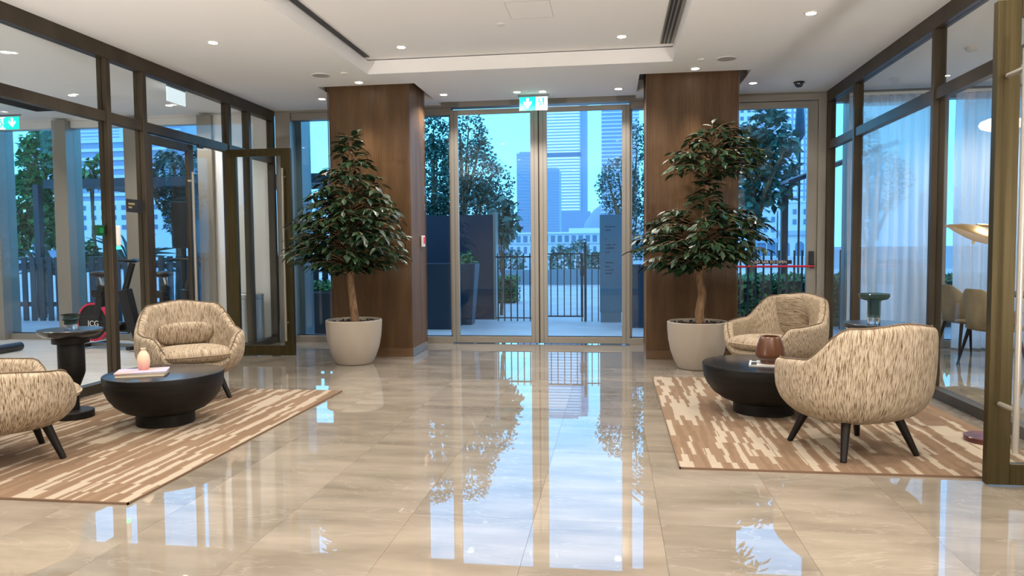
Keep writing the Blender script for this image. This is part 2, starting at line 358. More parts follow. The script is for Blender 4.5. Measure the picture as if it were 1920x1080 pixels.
# ---- the facade
wn = [0]
def window(x0, x1, z0=.09, z1=3.14, frame=M_champ, hm=M_champ):
    wn[0] += 1; w = struct('window_%d' % wn[0])
    box('sill', frame, x0, x1, 9.93, 10.10, 0, z0, w, .003); box('head', hm, x0, x1, 9.95, 10.10, z1, 3.24, w, .003)
    box('gasket', M_dgrey, x0, x1, 9.985, 10.0, z0, z0+.012, w)
    box('glass_pane', M_glass_f, x0, x1, 10.0, 10.012, z0, z1, w); return w
def mull(w, x0, x1, y0=9.90, y1=10.16, m=M_champ, z1=3.24): return box('mullion', m, x0, x1, y0, y1, 0, z1, w, .003)
W = window(-4.50, -3.32); box('outer_fin', M_grey, -4.50, -4.42, 10.10, 10.42, -.03, 3.4, W); mull(W, -4.72, -4.50); mull(W, -3.32, -3.24)
W = window(-3.24, -2.20); mull(W, -2.235, -2.20, 9.985, 10.1)
W = window(.22, 1.32); mull(W, .22, .255, 9.985, 10.1); mull(W, 1.32, 1.42)
def entrance(name, x0, x1):
    d = struct(name)
    for a, c in ((x0, x0+.105), (x1-.105, x1)):
        s = box('stile', M_champ, a, c, 9.93, 9.98, .012, 3.20, d, .004)
        box('stile_groove', M_grey, (a+c)/2-.006, (a+c)/2+.006, 9.928, 9.935, .02, 3.19, s)
    box('bottom_rail', M_champ, x0+.105, x1-.105, 9.93, 9.98, .012, .10, d, .004); box('top_rail', M_champ, x0+.105, x1-.105, 9.93, 9.98, 3.135, 3.20, d, .004)
    box('glass_pane', M_glass_f, x0+.105, x1-.105, 9.95, 9.96, .10, 3.135, d)
    box('gasket', M_dgrey, x0+.105, x1-.105, 9.94, 9.95, .10, .112, d)
    return d
entrance('door_4', -2.205, -1.0); entrance('door_5', -.985, .225)
box('meeting_seal', M_dgrey, -1.0, -.985, 9.945, 9.965, .012, 3.2, bpy.data.objects['door_5'])
d = struct('door_6')                                     # emergency exit with a push bar
for a, c in ((1.42, 1.56), (2.475, 2.60)): box('stile', M_champ, a, c, 9.92, 9.98, .012, 3.16, d, .004)
box('top_rail', M_champ, 1.56, 2.475, 9.92, 9.98, 3.075, 3.16, d, .004); box('bottom_rail', M_champ, 1.56, 2.475, 9.92, 9.98, .012, .13, d, .004)
box('glass_pane', M_glass_f, 1.56, 2.475, 9.945, 9.957, .13, 3.075, d)
box('frame', M_champ, 2.60, 2.70, 9.90, 10.05, 0, 3.25, d, .004); box('frame', M_champ, 1.42, 2.60, 9.90, 10.05, 3.165, 3.25, d, .004)
M_red = mat('red_bar_enamel', (.55, .02, .05), .35); M_white = mat('white_print', (.8, .8, .78), .6)
pb = MB().tube([(1.50, 9.86, 1.045), (2.56, 9.86, 1.045)], .014, 12).obj('push_bar', M_red, d, True)
for x in (1.52, 2.54): box('bar_bracket', M_dgrey, x-.02, x+.02, 9.85, 9.92, 1.02, 1.07, pb)
box('lock_case', M_dgrey, 2.50, 2.56, 9.87, 9.92, 1.06, 1.24, d, .008)
sg = box('push_sign', M_dgrey, 1.72, 2.30, 9.934, 9.944, 1.075, 1.125, d)
text('lettering', 'PUSH BAR TO OPEN', .05, M_white, sg, (2.01, 9.933, 1.10), (R(90), 0, 0))
# gym side and dining side of the facade
prev = -10.5
for c in (-9.17, -8.04, -6.90, -5.76):
    W = window(prev, c-.11, hm=M_wall); mull(W, c-.11, c+.11, 9.84, 10.16, M_champ); prev = c+.11
tag(box('wall_gym', M_wall, -5.65, -4.83, 9.90, 10.10, 0, 3.24), kind='structure')
prev = 2.82
for c in (3.02, 4.10, 5.25, 6.28):
    W = window(prev, c-.05); mull(W, c-.05, c+.05); prev = c+.05

# ================================================================== COLUMNS
def column(x0, x1, y0, y1, label):
    t = thing('column', label, 'column'); t['kind'] = 'thing'
    box('core', M_wood, x0+.01, x1-.01, y0+.01, y1-.01, .10, 3.46, t)
    b = MB(); p = .017; n = int((x1-x0)/p)
    def rib(px, py, nx, ny):                             # half-round vertical rib: four facets
        tx, ty = -ny, nx; h = p*.47; pr = [(-h, 0), (-h*.6, .006), (h*.6, .006), (h, 0)]
        v = [[b.bm.verts.new((px+tx*a+nx*o, py+ty*a+ny*o, z)) for a, o in pr] for z in (.10, 3.45)]
        for k in range(3): b.bm.faces.new((v[0][k], v[0][k+1], v[1][k+1], v[1][k]))
    for k in range(n): rib(x0+.012+(k+.5)*(x1-x0-.024)/n, y0+.0105, 0, -1)
    n2 = int((y1-y0)/p)
    for k in range(n2):
        y = y0+.012+(k+.5)*(y1-y0-.024)/n2; rib(x0+.0105, y, -1, 0); rib(x1-.0105, y, 1, 0)
    tag(b.obj('reeded_cladding', M_wood, t), kind='stuff')
    for x, y in ((x0, y0), (x1, y0), (x0, y1), (x1, y1)): box('corner_trim', M_wood, x-.005, x+.005, y-.005, y+.005, .10, 3.46, t)
    pl = box('plinth', M_wood_d, x0-.003, x1+.003, y0-.003, y1+.003, 0, .10, t, .002); box('plinth_plate', M_grey, x1+.003, x1+.006, y0, y1, .004, .098, pl)
    return t
column(-3.44, -2.42, 8.66, 9.36, 'wood reeded column behind the potted tree nearest the open glass door')
column(.385, 1.41, 8.66, 9.36, 'wood reeded column between the sliding entrance and the red push bar door')

# ================================================================== CEILING FITTINGS
M_lens = mat('lamp_lens', (1, 1, 1), .4, emit=(1.0, .93, .82), estr=14)
M_ring = mat('white_trim_ring', (.75, .73, .70), .5)
def spot(parent, z, w, blend=.6, ang=105, col=SPOT_COL, rad=.05):
    l = bpy.data.lights.new('lamp', 'SPOT'); l.energy = w; l.color = col; l.spot_size = R(ang); l.spot_blend = blend; l.shadow_soft_size = rad
    o = bpy.data.objects.new('lamp', l); COL.objects.link(o); o.parent = parent; o.location = (0, 0, z); return o
ring_me = lens_me = None
def downlight(x, y, z, label, w=SPOT_W, ang=140):
    global ring_me, lens_me
    t = thing('downlight', label, 'ceiling light', (x, y, z), 0, 'round recessed downlights')
    if ring_me is None:
        ring_me = MB().lathe([(.040, -.001), (.042, -.006), (.056, -.006), (.060, -.002), (.060, 0.0)], seg=28).obj('trim_ring', M_ring, t, True).data
        lens_me = MB().lathe([(0, -.0075), (.041, -.0075), (.041, -.004)], seg=28).obj('lens', M_lens, t).data
    else: piece('trim_ring', ring_me, t); piece('lens', lens_me, t)
    spot(t, -.03, w, ang=ang); return t
TZ = 3.43
for x, y, z, lb in ((-3.73, 6.58, ZC, 'round downlight in the low ceiling beside the dark bronze glass partition of the gym'),
                    (-3.74, 9.22, ZC, 'small round downlight between the open glass door and the reeded column'),
                    (-2.95, 8.40, ZC, 'round downlight washing the front of the reeded column nearest the gym'),
                    (-2.13, 9.24, ZC, 'round downlight near the ceiling corner beside the column nearest the gym'),
                    (-1.19, 9.25, ZC, 'round downlight directly above the white arrow of the exit sign'),
                    (-.87, 9.27, ZC, 'round downlight directly above the running figure of the exit sign'),
                    (.07, 9.29, ZC, 'round downlight between the exit sign and the column of the push bar door'),
                    (.90, 8.40, ZC, 'round downlight washing the front of the reeded column beside the push bar door'),
                    (1.67, 9.25, ZC, 'round downlight in front of the push bar door, next to the dome camera'),
                    (1.66, 6.60, ZC, 'bright round downlight alone in the low ceiling above the striped rug with two facing armchairs'),
                    (-2.20, 7.60, TZ, 'round downlight in the raised ceiling tray near the dark shadow gap'),
                    (.09, 7.60, TZ, 'round downlight in the raised ceiling tray beside the slotted air diffuser')):
    downlight(x, y, z, lb, SPOT_W*(.75 if 'washing' in lb else .8 if y > 9 else 1.3), 62 if 'washing' in lb else 140)
for x, y, z in ((-3.73, 4.0, ZC), (1.66, 4.0, ZC), (-2.2, 5.1, TZ), (.09, 5.1, TZ), (-2.2, 2.4, TZ), (.09, 2.4, TZ), (-3.73, 1.4, ZC), (1.66, 1.4, ZC), (-1.05, -.3, TZ), (-3.0, -1.8, ZC), (1.2, -1.8, ZC)):
    downlight(x, y, z, 'round recessed downlight further back in the lobby ceiling', SPOT_W*(2.6 if y < 2 else 1.3), 140)
for x, y, lb in ((-5.88, 6.55, 'round gym downlight seen through the wide upper pane nearest the frame edge'), (-6.69, 8.45, 'small gym downlight beside the dark slot with two spotlights'),
                 (-5.90, 9.25, 'gym downlight seen through the upper pane below the hanging white sign')):
    downlight(x, y, ZC, lb, SPOT_W*.9)
for x, y in ((-8.6, 6.0), (-7.0, 4.5), (-5.9, 3.8), (-9.0, 8.6)): downlight(x, y, ZC, 'round recessed downlight further back in the gym ceiling', SPOT_W*.9)
for y, lb in ((8.60, 'gimbal spotlight in the dark gym ceiling slot, further from the dark slot tip'), (8.84, 'gimbal spotlight in the dark gym ceiling slot, nearer the slot tip')):
    t = thing('slot_spotlight', lb, 'ceiling light', (-7.74, y, 3.42), 0, 'spotlights in the gym ceiling slot')
    MB().lathe([(.05, 0), (.055, -.02), (.055, -.10), (.05, -.105), (0, -.10)], seg=20).obj('lamp_can', M_dgrey, t, True); MB().lathe([(0, -.107), (.045, -.107), (.045, -.103)], seg=20).obj('lens', M_lens, t)
for x, y in ((3.9, 6.4), (4.6, 8.6), (5.2, 5.0)): downlight(x, y, ZC, 'round recessed downlight in the dining room ceiling', SPOT_W*2.2)
for x, y, yaw_, lb in ((-4.25, 1.6, -35, 'added unseen bronze uplight filling the ceiling, at the lobby end near the gym'), (2.25, 1.3, 30, 'added unseen bronze uplight filling the ceiling, at the lobby end near the dining room')):
    t = thing('ceiling_fill_uplight', lb, 'lamp', (x, y, 0), 0, 'added ceiling fill uplights'); MB().lathe([(0, 0), (.15, 0), (.15, .02), (.02, .03), (.02, .62), (0, .62)], seg=24).obj('stand', M_bronze, t, True); MB().lathe([(.02, .60), (.07, .62), (.11, .70), (.105, .70), (.06, .63), (0, .62)], seg=24).obj('bowl', M_bronze, t, True)
    l = spot(t, .72, FILL_UP_W, .8, 150, (1, .93, .86), .10); l.rotation_euler = (R(180-38), 0, R(yaw_))  # both uplights are unseen additions that brighten the ceiling
M_spk = mat('speaker_grille', (.40, .39, .38), .7)
for x, y, lb in ((-3.25, 8.0, 'flat round grey ceiling speaker beside the column nearest the gym'), (1.18, 8.03, 'flat round grey ceiling speaker in front of the column beside the push bar door')):
    t = thing('ceiling_speaker', lb, 'speaker', (x, y, ZC), 0, 'round ceiling speakers')
    MB().lathe([(.11, 0), (.108, -.006), (.095, -.008), (.093, -.005)], seg=32).obj('rim', M_ring, t, True); MB().lathe([(0, -.007), (.093, -.006), (.093, -.003)], seg=32).obj('grille', M_spk, t)
for x, y, z, lb in ((-2.96, 7.95, ZC, 'small round sprinkler plate beside the grey speaker nearest the gym'), (-1.05, 7.0, TZ, 'small round detector in the middle of the raised ceiling tray'), (.92, 8.02, ZC, 'tiny round sprinkler plate beside the speaker near the push bar column')):
    tag(MB().lathe([(.042, 0), (.042, -.006), (.030, -.014), (0, -.015)], c=(x, y, z), seg=24).obj('ceiling_detector', M_ring, None, True), lb, 'detector', 'small ceiling detectors')
t = thing('dome_camera', 'small black security dome camera on the ceiling before the push bar door', 'camera', (2.21, 9.30, ZC))
MB().lathe([(.06, 0), (.062, -.012), (.05, -.022)], seg=28).obj('mount', M_dgrey, t, True); MB().lathe([(.048, -.02), (.044, -.045), (.028, -.062), (0, -.068)], seg=28).obj('dome', M_blacktop, t, True)
t = thing('ceiling_detector', 'round white smoke detector on the ceiling of the curtained dining room', 'detector', (3.55, 8.0, ZC)); MB().lathe([(.06, 0), (.055, -.03), (.03, -.045), (0, -.046)], seg=24).obj('body', M_ring, t, True)

# exit signs ---------------------------------------------------------
M_teal = mat('lit_green_film', (.0, .35, .30), .5, emit=(.0, .62, .50), estr=1.0); M_signw = mat('lit_white_film', (.8, .85, .85), .5, emit=(.80, .95, 1), estr=.55)
def exit_sign(loc, label, arrow_first=True):
    t = thing('exit_sign', label, 'sign', loc); s = 1 if arrow_first else -1
    box('hanger', M_grey, -.20, .20, -.012, .012, -.02, 0, t); box('panel', M_glass_p, -.185, .185, -.004, .004, -.205, -.02, t)
    g = box('green_field', M_teal, min(-.18*s, .03*s), max(-.18*s, .03*s), -.006, -.0045, -.20, -.03, t); w = box('white_field', M_signw, min(.03*s, .18*s), max(.03*s, .18*s), -.006, -.0045, -.20, -.03, t)
    cx = -.075*s
    MB().poly([(cx+x, -.008, -.115+z) for x, z in ((-.018, .072), (-.018, .01), (-.052, .036), (-.052, .002), (0, -.06), (.052, .002), (.052, .036), (.018, .01), (.018, .072))], .0015).obj('arrow', M_signw, g)
    cx = .085*s
    for nm, pts in (('door_leaf', ((.030, .07), (.055, .07), (.055, -.06), (.030, -.06))), ('body', ((-.020, .030), (-.002, .034), (.018, -.012), (.006, -.018), (-.004, .002))),
                    ('leg', ((-.004, -.002), (.010, -.014), (-.016, -.058), (-.028, -.052))), ('leg', ((.006, -.016), (.016, -.012), (.030, -.040), (.022, -.046))), ('arm', ((-.018, .028), (-.012, .02), (-.034, -.004), (-.040, .002)))):
        MB().poly([(cx+x, -.008, -.115+z) for x, z in pts], .0015).obj(nm, M_teal, w)
    MB().lathe([(0, -.001), (.011, -.001), (.011, .001), (0, .001)], seg=14).xf(Matrix.Translation((cx-.016, -.0075, -.066)) @ Matrix.Rotation(R(90), 4, 'X')).obj('head', M_teal, w)
    return t
exit_sign((-1.005, 9.45, ZC), 'lit green exit sign with white down arrow hanging over the sliding doors')
exit_sign((-8.10, 9.0, ZC-.10), 'lit green exit sign hanging in the gym before the windows', False)
t = thing('hanging_sign', 'blank white square sign panel hanging behind the upper pane over the gym door', 'sign', (-5.2, 8.30, ZC))
box('hanger', M_grey, -.012, .012, -.18, .18, -.02, 0, t); box('panel', M_signw, -.006, .006, -.19, .19, -.19, -.02, t, .002)
# alarm point, reader, plates -----------------------------------------
t = thing('fire_call_point', 'small red and white fire call point on the reeded column side', 'alarm', (-2.411, 9.13, 1.41))
box('case', M_white, 0, .03, -.045, .045, -.07, .07, t, .004); box('face', mat('red_plastic', (.6, .02, .02), .4), .03, .036, -.04, .04, -.03, .055, t, .003)
t = thing('access_reader', 'white rounded access reader with green light on the bronze partition post', 'card reader', (-4.75, 6.487, 1.36))
box('case', M_white, -.03, .03, 0, .06, 0, .2, t, .012); box('indicator', mat('green_led', (0, .4, .2), .4, emit=(.05, 1, .4), estr=2), .0, .032, .01, .05, -.03, -.003, t, .004)
t = thing('glass_sign', 'small black plate with two short gold lines on the narrow gym pane', 'sign', (-4.772, 6.835, 1.70))
box('plate', M_dgrey, 0, .006, -.125, .125, 0, .13, t); M_gold = mat('gold_print', (.45, .36, .15), .5)
for z, w_, n in ((.075, .10, 5), (.04, .055, 3)):
    for k in range(n): box('letter_mark', M_gold, .006, .0075, -.10+k*w_/n, -.10+(k+.7)*w_/n, z, z+.018, t)
t = thing('door_release', 'small green emergency door release box on the gym pane beside the post', 'switch', (-4.79, 6.36, 1.46))
box('case', mat('dark_green_plastic', (.01, .10, .04), .4), -.03, 0, -.05, .05, 0, .10, t, .004); box('button', mat('green_plastic', (.02, .3, .1), .4), 0, .004, -.025, .025, .025, .075, t, .002)

# ================================================================== RUGS
def rug(x0, x1, y0, y1, ox, label):
    t = thing('rug', label, 'rug'); box('pile', rug_mat(ox), x0+.006, x1-.006, y0+.006, y1-.006, .002, .014, t, .003)
    b = MB(); b.box(x0, x1, y0, y0+.008, 0, .0125).box(x0, x1, y1-.008, y1, 0, .0125).box(x0, x0+.008, y0, y1, 0, .0125).box(x1-.008, x1, y0, y1, 0, .0125); b.obj('binding', M_rug_side, t); return t
rug(-4.62, -2.475, 3.41, 6.43, 3.3, 'tan and cream striped rug under the armchairs beside the gym partition')
rug(.385, 2.55, 4.34, 7.42, 8.1, 'tan and cream striped rug under the armchairs beside the curtained dining room')

# ================================================================== ARMCHAIRS (local: faces +y)
def shell_mesh():
    NU, vs, fs, uv = 72, [], [], []
    def fh(a):                                          # rim height around the chair, a = degrees from the front
        return .345 + .225*smoothstep(28, 54, a) + .025*smoothstep(54, 104, a) + .21*smoothstep(102, 136, a) + .03*smoothstep(136, 180, a)
    kz = [(.175, .30), (.185, .50), (.21, .66), (.25, .80), (.31, .92), (.38, .985), (.46, 1.0), (.60, .995), (.72, .975), (.86, .93)]
    def k(z):
        for (a, p), (c, q) in zip(kz, kz[1:]):
            if z <= c: return p+(q-p)*(z-a)/(c-a)
        return kz[-1][1]
    rows = []
    for i in range(NU):
        ph = 2*math.pi*i/NU; a = math.degrees(ph); a = a if a <= 180 else 360-a
        s, c = math.sin(ph), math.cos(ph); n = 2.5
        rr = (abs(s/.445)**n + abs(c/.415)**n)**(-1/n); H = fh(a); back = smoothstep(95, 170, a); T = .085 + .01*back
        def P(r, z): return (r*s, r*c - back*.09*max(0, (z-.42)/.42), z)
        pts = []
        zs = [.175+(H-.035-.175)*j/11 for j in range(12)]
        for z in zs: pts.append(P(rr*k(z), z))
        Ro = rr*k(H-.035)
        for t in (40, 80, 110, 145):                     # rounded rim
            t = R(t); pts.append(P(Ro - T/2 + T/2*math.cos(t), H-.035 + .035*math.sin(t)))
        zi0, zi1 = H-.035, min(.325, H-.04)
        for j in range(6):
            f = j/5; z = zi0+(zi1-zi0)*f; pts.append(P((Ro-T)*(1-.10*f), z))
        rows.append(pts)
    M_ = len(rows[0]); cb = (0, 0, .172); ct = (0, 0, .325)
    for r in rows: vs += r
    vs += [cb, ct]; ib, it = NU*M_, NU*M_+1
    vl = [0]
    for j in range(1, M_): vl.append(vl[-1] + (Vector(rows[NU//2][j])-Vector(rows[NU//2][j-1])).length)
    uvs = []
    for i in range(NU):
        i2 = (i+1) % NU; u0, u1 = i/NU*2.6, (i+1)/NU*2.6
        for j in range(M_-1):
            fs.append((i*M_+j, i2*M_+j, i2*M_+j+1, i*M_+j+1)); uvs.append(((u0, vl[j]), (u1, vl[j]), (u1, vl[j+1]), (u0, vl[j+1])))
        fs.append((ib, i2*M_, i*M_)); uvs.append(((u0, 0), (u1, 0), (u0, 0)))
        fs.append((it, i*M_+M_-1, i2*M_+M_-1)); uvs.append(((u0, 9), (u0, vl[-1]), (u1, vl[-1])))
    me = bpy.data.meshes.new('shell'); me.from_pydata(vs, [], fs); l = me.uv_layers.new(name='UVMap')
    for p, q in zip(me.polygons, uvs):
        for li, w in zip(p.loop_indices, q): l.data[li].uv = w
    return me
def pad_mesh(name, sx, sy, sz, n=3.2, m=2.4, su=None):   # puffed cushion, centre at origin
    NU, NV = 44, 14; vs, fs, uvs = [], [], []
    def sp(c, e): return math.copysign(abs(c)**(2/e), c)
    for j in range(NV+1):
        la = -math.pi/2 + math.pi*j/NV; cz, z = sp(math.cos(la), m), sp(math.sin(la), m)
        for i in range(NU):
            ph = 2*math.pi*i/NU; vs.append((sx*cz*sp(math.cos(ph), n), sy*cz*sp(math.sin(ph), n), sz*z))
    for j in range(NV):
        for i in range(NU): fs.append((j*NU+i, j*NU+(i+1) % NU, (j+1)*NU+(i+1) % NU, (j+1)*NU+i))
    me = bpy.data.meshes.new(name); me.from_pydata(vs, [], fs); l = me.uv_layers.new(name='UVMap')
    for p in me.polygons:
        for li in p.loop_indices:
            v = me.vertices[me.loops[li].vertex_index].co; l.data[li].uv = (v.x, v.y + v.z)
    return me
RIM = []; M_pipe = mat('brown_piping', (.16, .11, .07), .9)
def make_chair(label, loc, rz, pillow):
    t = thing('armchair', label, 'armchair', loc, rz, 'boucle tub armchairs')
    s = link('shell', shell_mesh(), M_fab, t, True, 0, 80); s.modifiers.new('sub', 'SUBSURF').levels = 1
    if not RIM:
        b_ = MB(); sv = s.data.vertices; RIM.append(b_.tube([sv[i*22+13].co*1.004 for i in range(72)]+[sv[13].co*1.004], .0045, 6, False).obj('piping', M_pipe, s, True).data)
    else: piece('piping', RIM[0], s)
    c = link('seat_cushion', pad_mesh('seat_cushion', .325, .37, .085), M_fab, t, True, 0, 80); c.location = (0, .045, .385); c.rotation_euler = (R(3), 0, 0)
    pip = MB(); pts = []
    for i in range(45):
        ph = 2*math.pi*i/44; f = lambda q, e: math.copysign(abs(q)**(2/e), q); pts.append((.326*f(math.cos(ph), 3.2), .371*f(math.sin(ph), 3.2), 0))
    pip.tube(pts, .006, 6, False).obj('piping', M_fab, c, True)
    if pillow == 'lumbar': p = link('lumbar_pillow', pad_mesh('lumbar_pillow', .235, .105, .055), M_fab, t, True, 0, 80); p.location = (0, -.235, .545); p.rotation_euler = (R(72), 0, 0)
    else: p = link('back_pillow', pad_mesh('back_pillow', .155, .205, .05, 5, 3), M_fab_h, t, True, 0, 80); p.location = (0, -.262, .635); p.rotation_euler = (R(73), 0, 0)
    for sx_, sy_ in ((1, 1), (-1, 1), (1, -1), (-1, -1)):
        MB().tube([(sx_*.185, sy_*.185, .23), (sx_*.262, sy_*.262, 0)], [.029, .018], 14).obj('leg', M_legs, t, True)
    return t
def faced(a): return R(a-90)
make_chair('boucle armchair with a lumbar pillow standing before the closed glass door leaf', (-3.71, 6.02, .0145), faced(312), 'lumbar')
make_chair('boucle armchair cut by the photo edge, seen from its arm side', (-3.78, 4.06, .0145), faced(53), 'lumbar')
make_chair('boucle armchair with a square back pillow beside the potted tree', (1.50, 7.10, .0145), faced(222), 'back')
make_chair('boucle armchair seen from behind, facing the black bowl table', (1.50, 4.87, .0145), faced(112), 'lumbar')

# ================================================================== BLACK BOWL TABLES AND WHAT STANDS ON THEM
def bowl_table(label, loc):
    t = thing('coffee_table', label, 'coffee table', loc, 0, 'black bowl shaped coffee tables')
    MB().lathe([(0, 0), (.225, 0), (.228, .004), (.228, .085), (.20, .09)], seg=56).obj('base', M_black, t, True)
    MB().lathe([(.20, .082), (.250, .088), (.32, .115), (.385, .162), (.430, .220), (.455, .275), (.464, .330), (.467, .372), (.465, .378), (0, .378)], seg=72).obj('bowl', M_black, t, True)
    MB().lathe([(0, .378), (.458, .378), (.462, .379), (.462, .381), (.458, .382), (0, .382)], seg=72).obj('table_top', M_blacktop, t, True); return t
bowl_table('black bowl shaped coffee table holding a pink vase', (-3.35, 5.08, .014)).scale = (.90, .90, 1)
bowl_table('black bowl shaped coffee table holding a brown glass vase', (1.165, 5.90, .014))
TT = .397
M_page = mat('book_pages', (.62, .56, .44), .8); M_bcov = mat('beige_cover', (.50, .42, .33), .6)
M_pink = noisy(mat('pink_lilac_cover', (.7, .4, .4), .45), (.62, .42, .40), (.52, .46, .62), scale=(9, 4, 1), detail=1, lo=.42, hi=.55)
def book(name, label, cat, loc, rz, w, d, h, mc, group=None):
    t = thing(name, label, cat, loc, R(rz), group); c = .003
    box('page_block', M_page, -w/2+.004, w/2-.004, -d/2+.004, d/2-.004, c, h-c, t); box('cover', mc, -w/2, w/2, -d/2, d/2, 0, c, t, .001); box('cover', mc, -w/2, w/2, -d/2, d/2, h-c, h, t, .001); return t
book('book', 'thick beige book lying under the pink magazine on the bowl table', 'book', (-3.44, 4.95, TT), 24, .33, .21, .024, M_bcov)
book('magazine', 'pink and lilac magazine lying under the pink vase', 'magazine', (-3.443, 4.955, TT+.024), 26, .345, .22, .009, M_pink)
t = thing('vase', 'small matt peach pink bottle vase with a narrow neck', 'vase', (-3.455, 4.99, TT+.033))
M_peach = mat('peach_ceramic', (.70, .47, .34), .6)
Nn, Ll = nodes(M_peach); tcn = Nn.new('ShaderNodeTexCoord'); spn = Nn.new('ShaderNodeSeparateXYZ'); rmp = Nn.new('ShaderNodeValToRGB'); Ll.new(tcn.outputs['Object'], spn.inputs[0]); mrn = Nn.new('ShaderNodeMapRange'); mrn.inputs['From Max'].default_value = .14
Ll.new(spn.outputs['Z'], mrn.inputs['Value']); Ll.new(mrn.outputs[0], rmp.inputs[0]); Ll.new(rmp.outputs[0], Nn['Principled BSDF'].inputs['Base Color'])
rmp.color_ramp.elements[0].color = (.70, .30, .26, 1); rmp.color_ramp.elements[1].color = (.72, .56, .40, 1); rmp.color_ramp.elements[1].position = .6
MB().lathe([(0, 0), (.030, 0), (.037, .010), (.044, .045), (.0455, .075), (.040, .105), (.026, .130), (.0165, .140)], seg=36).obj('body', M_peach, t, True)
MB().lathe([(.0165, .139), (.0155, .148), (.017, .154), (.0195, .157), (.0175, .160), (.013, .159), (.013, .141)], seg=36).obj('neck', M_peach, t, True)
M_bk = mat('black_cover', (.02, .02, .022), .5); M_wcov = mat('white_cover', (.66, .66, .66), .5)
book('book', 'thin open white and black book lying under the brown vase', 'book', (1.21, 5.80, TT), -12, .34, .24, .012, M_wcov)
for k, (x, y, w_, d_) in enumerate(((1.085, 5.735, .025, .10), (1.10, 5.82, .02, .08), (1.06, 5.90, .03, .05))): pass
bkk = [o for o in bpy.data.objects if o.get('label') == 'thin open white and black book lying under the brown vase'][0]
box('printed_block', M_bk, -.155, -.115, -.115, .02, .012, .0128, bkk); box('printed_block', M_bk, -.155, -.12, .07, .115, .012, .0128, bkk)
M_amber = mat('brown_frosted_glass', (.14, .052, .02), .28, spec=.5, trans=.25)
t = thing('vase', 'wide frosted brown glass vase tapering to its open mouth', 'vase', (1.19, 5.80, TT+.0125))
MB().lathe([(0, 0), (.068, 0), (.072, .012), (.070, .022), (.090, .034), (.106, .056), (.108, .075), (.098, .13), (.082, .185), (.072, .207), (.069, .209), (.066, .206), (.078, .16), (.09, .10), (.095, .07), (.06, .03), (0, .028)], seg=48).obj('body', M_amber, t, True)

# ================================================================== SIDE TABLES
def side_table(label, loc):
    t = thing('side_table', label, 'side table', loc, 0, 'black turned pedestal side tables')
    MB().lathe([(0, 0), (.172, 0), (.178, .006), (.178, .05), (.172, .058), (0, .058)], seg=48).obj('base', M_black, t, True)
    MB().lathe([(.055, .055), (.055, .20), (.062, .235), (.108, .335), (.115, .36), (.115, .61), (.112, .615)], seg=40).obj('stem', M_black, t, True)
    MB().lathe([(.10, .585), (.158, .585), (.160, .59), (.160, .635), (.155, .64)], seg=40).obj('collar', M_black, t, True)
    MB().lathe([(.14, .636), (.225, .640), (.268, .665), (.278, .682), (.278, .690), (.274, .694), (0, .694)], seg=56).obj('table_top', M_blacktop, t, True); return t
side_table('black turned pedestal side table between the two armchairs beside the gym partition', (-4.19, 5.17, .014)).scale = (.82, .82, 1)
side_table('black turned side table with a smoky green vase, behind the armchair seen from behind', (2.02, 5.95, .014)).scale = (.88, .88, 1)
M_gg = mat('smoky_green_glass', (.16, .26, .24), .03, trans=.85, ior=1.3); M_clear = mat('clear_foot_glass', (.75, .82, .85), .02, trans=.9, ior=1.35)
t = thing('vase', 'smoky green glass vase with a wide bowl lip on the side table', 'vase', (1.97, 5.90, .709))
MB().lathe([(0, 0), (.044, 0), (.046, .004), (.046, .045), (.042, .05), (0, .05)], seg=32).obj('foot', M_clear, t, True)
MB().lathe([(0, .05), (.044, .05), (.046, .06), (.046, .165), (.052, .175), (.094, .186), (.108, .205), (.110, .225), (.106, .228), (.102, .21), (.088, .194), (.05, .186), (.036, .17), (.036, .07), (0, .065)], seg=40).obj('bowl', M_gg, t, True)
t = thing('candle_holder', 'tiered clear glass candle holder with dark rims on the black side table', 'candle holder', (-4.19, 5.18, .709))
MB().lathe([(0, 0), (.046, 0), (.048, .004), (.048, .035), (0, .035)], seg=28).obj('foot', M_clear, t, True)
for z, r_ in ((.035, .060), (.075, .068)):
    MB().lathe([(0, z), (r_-.012, z), (r_-.006, z+.034), (r_-.012, z+.034), (r_-.018, z+.006), (0, z+.006)], seg=28).obj('cup', M_gg, t, True)
    MB().lathe([(r_-.014, z+.033), (r_, z+.034), (r_, z+.040), (r_-.014, z+.040)], seg=28).obj('rim', M_black, t, True)

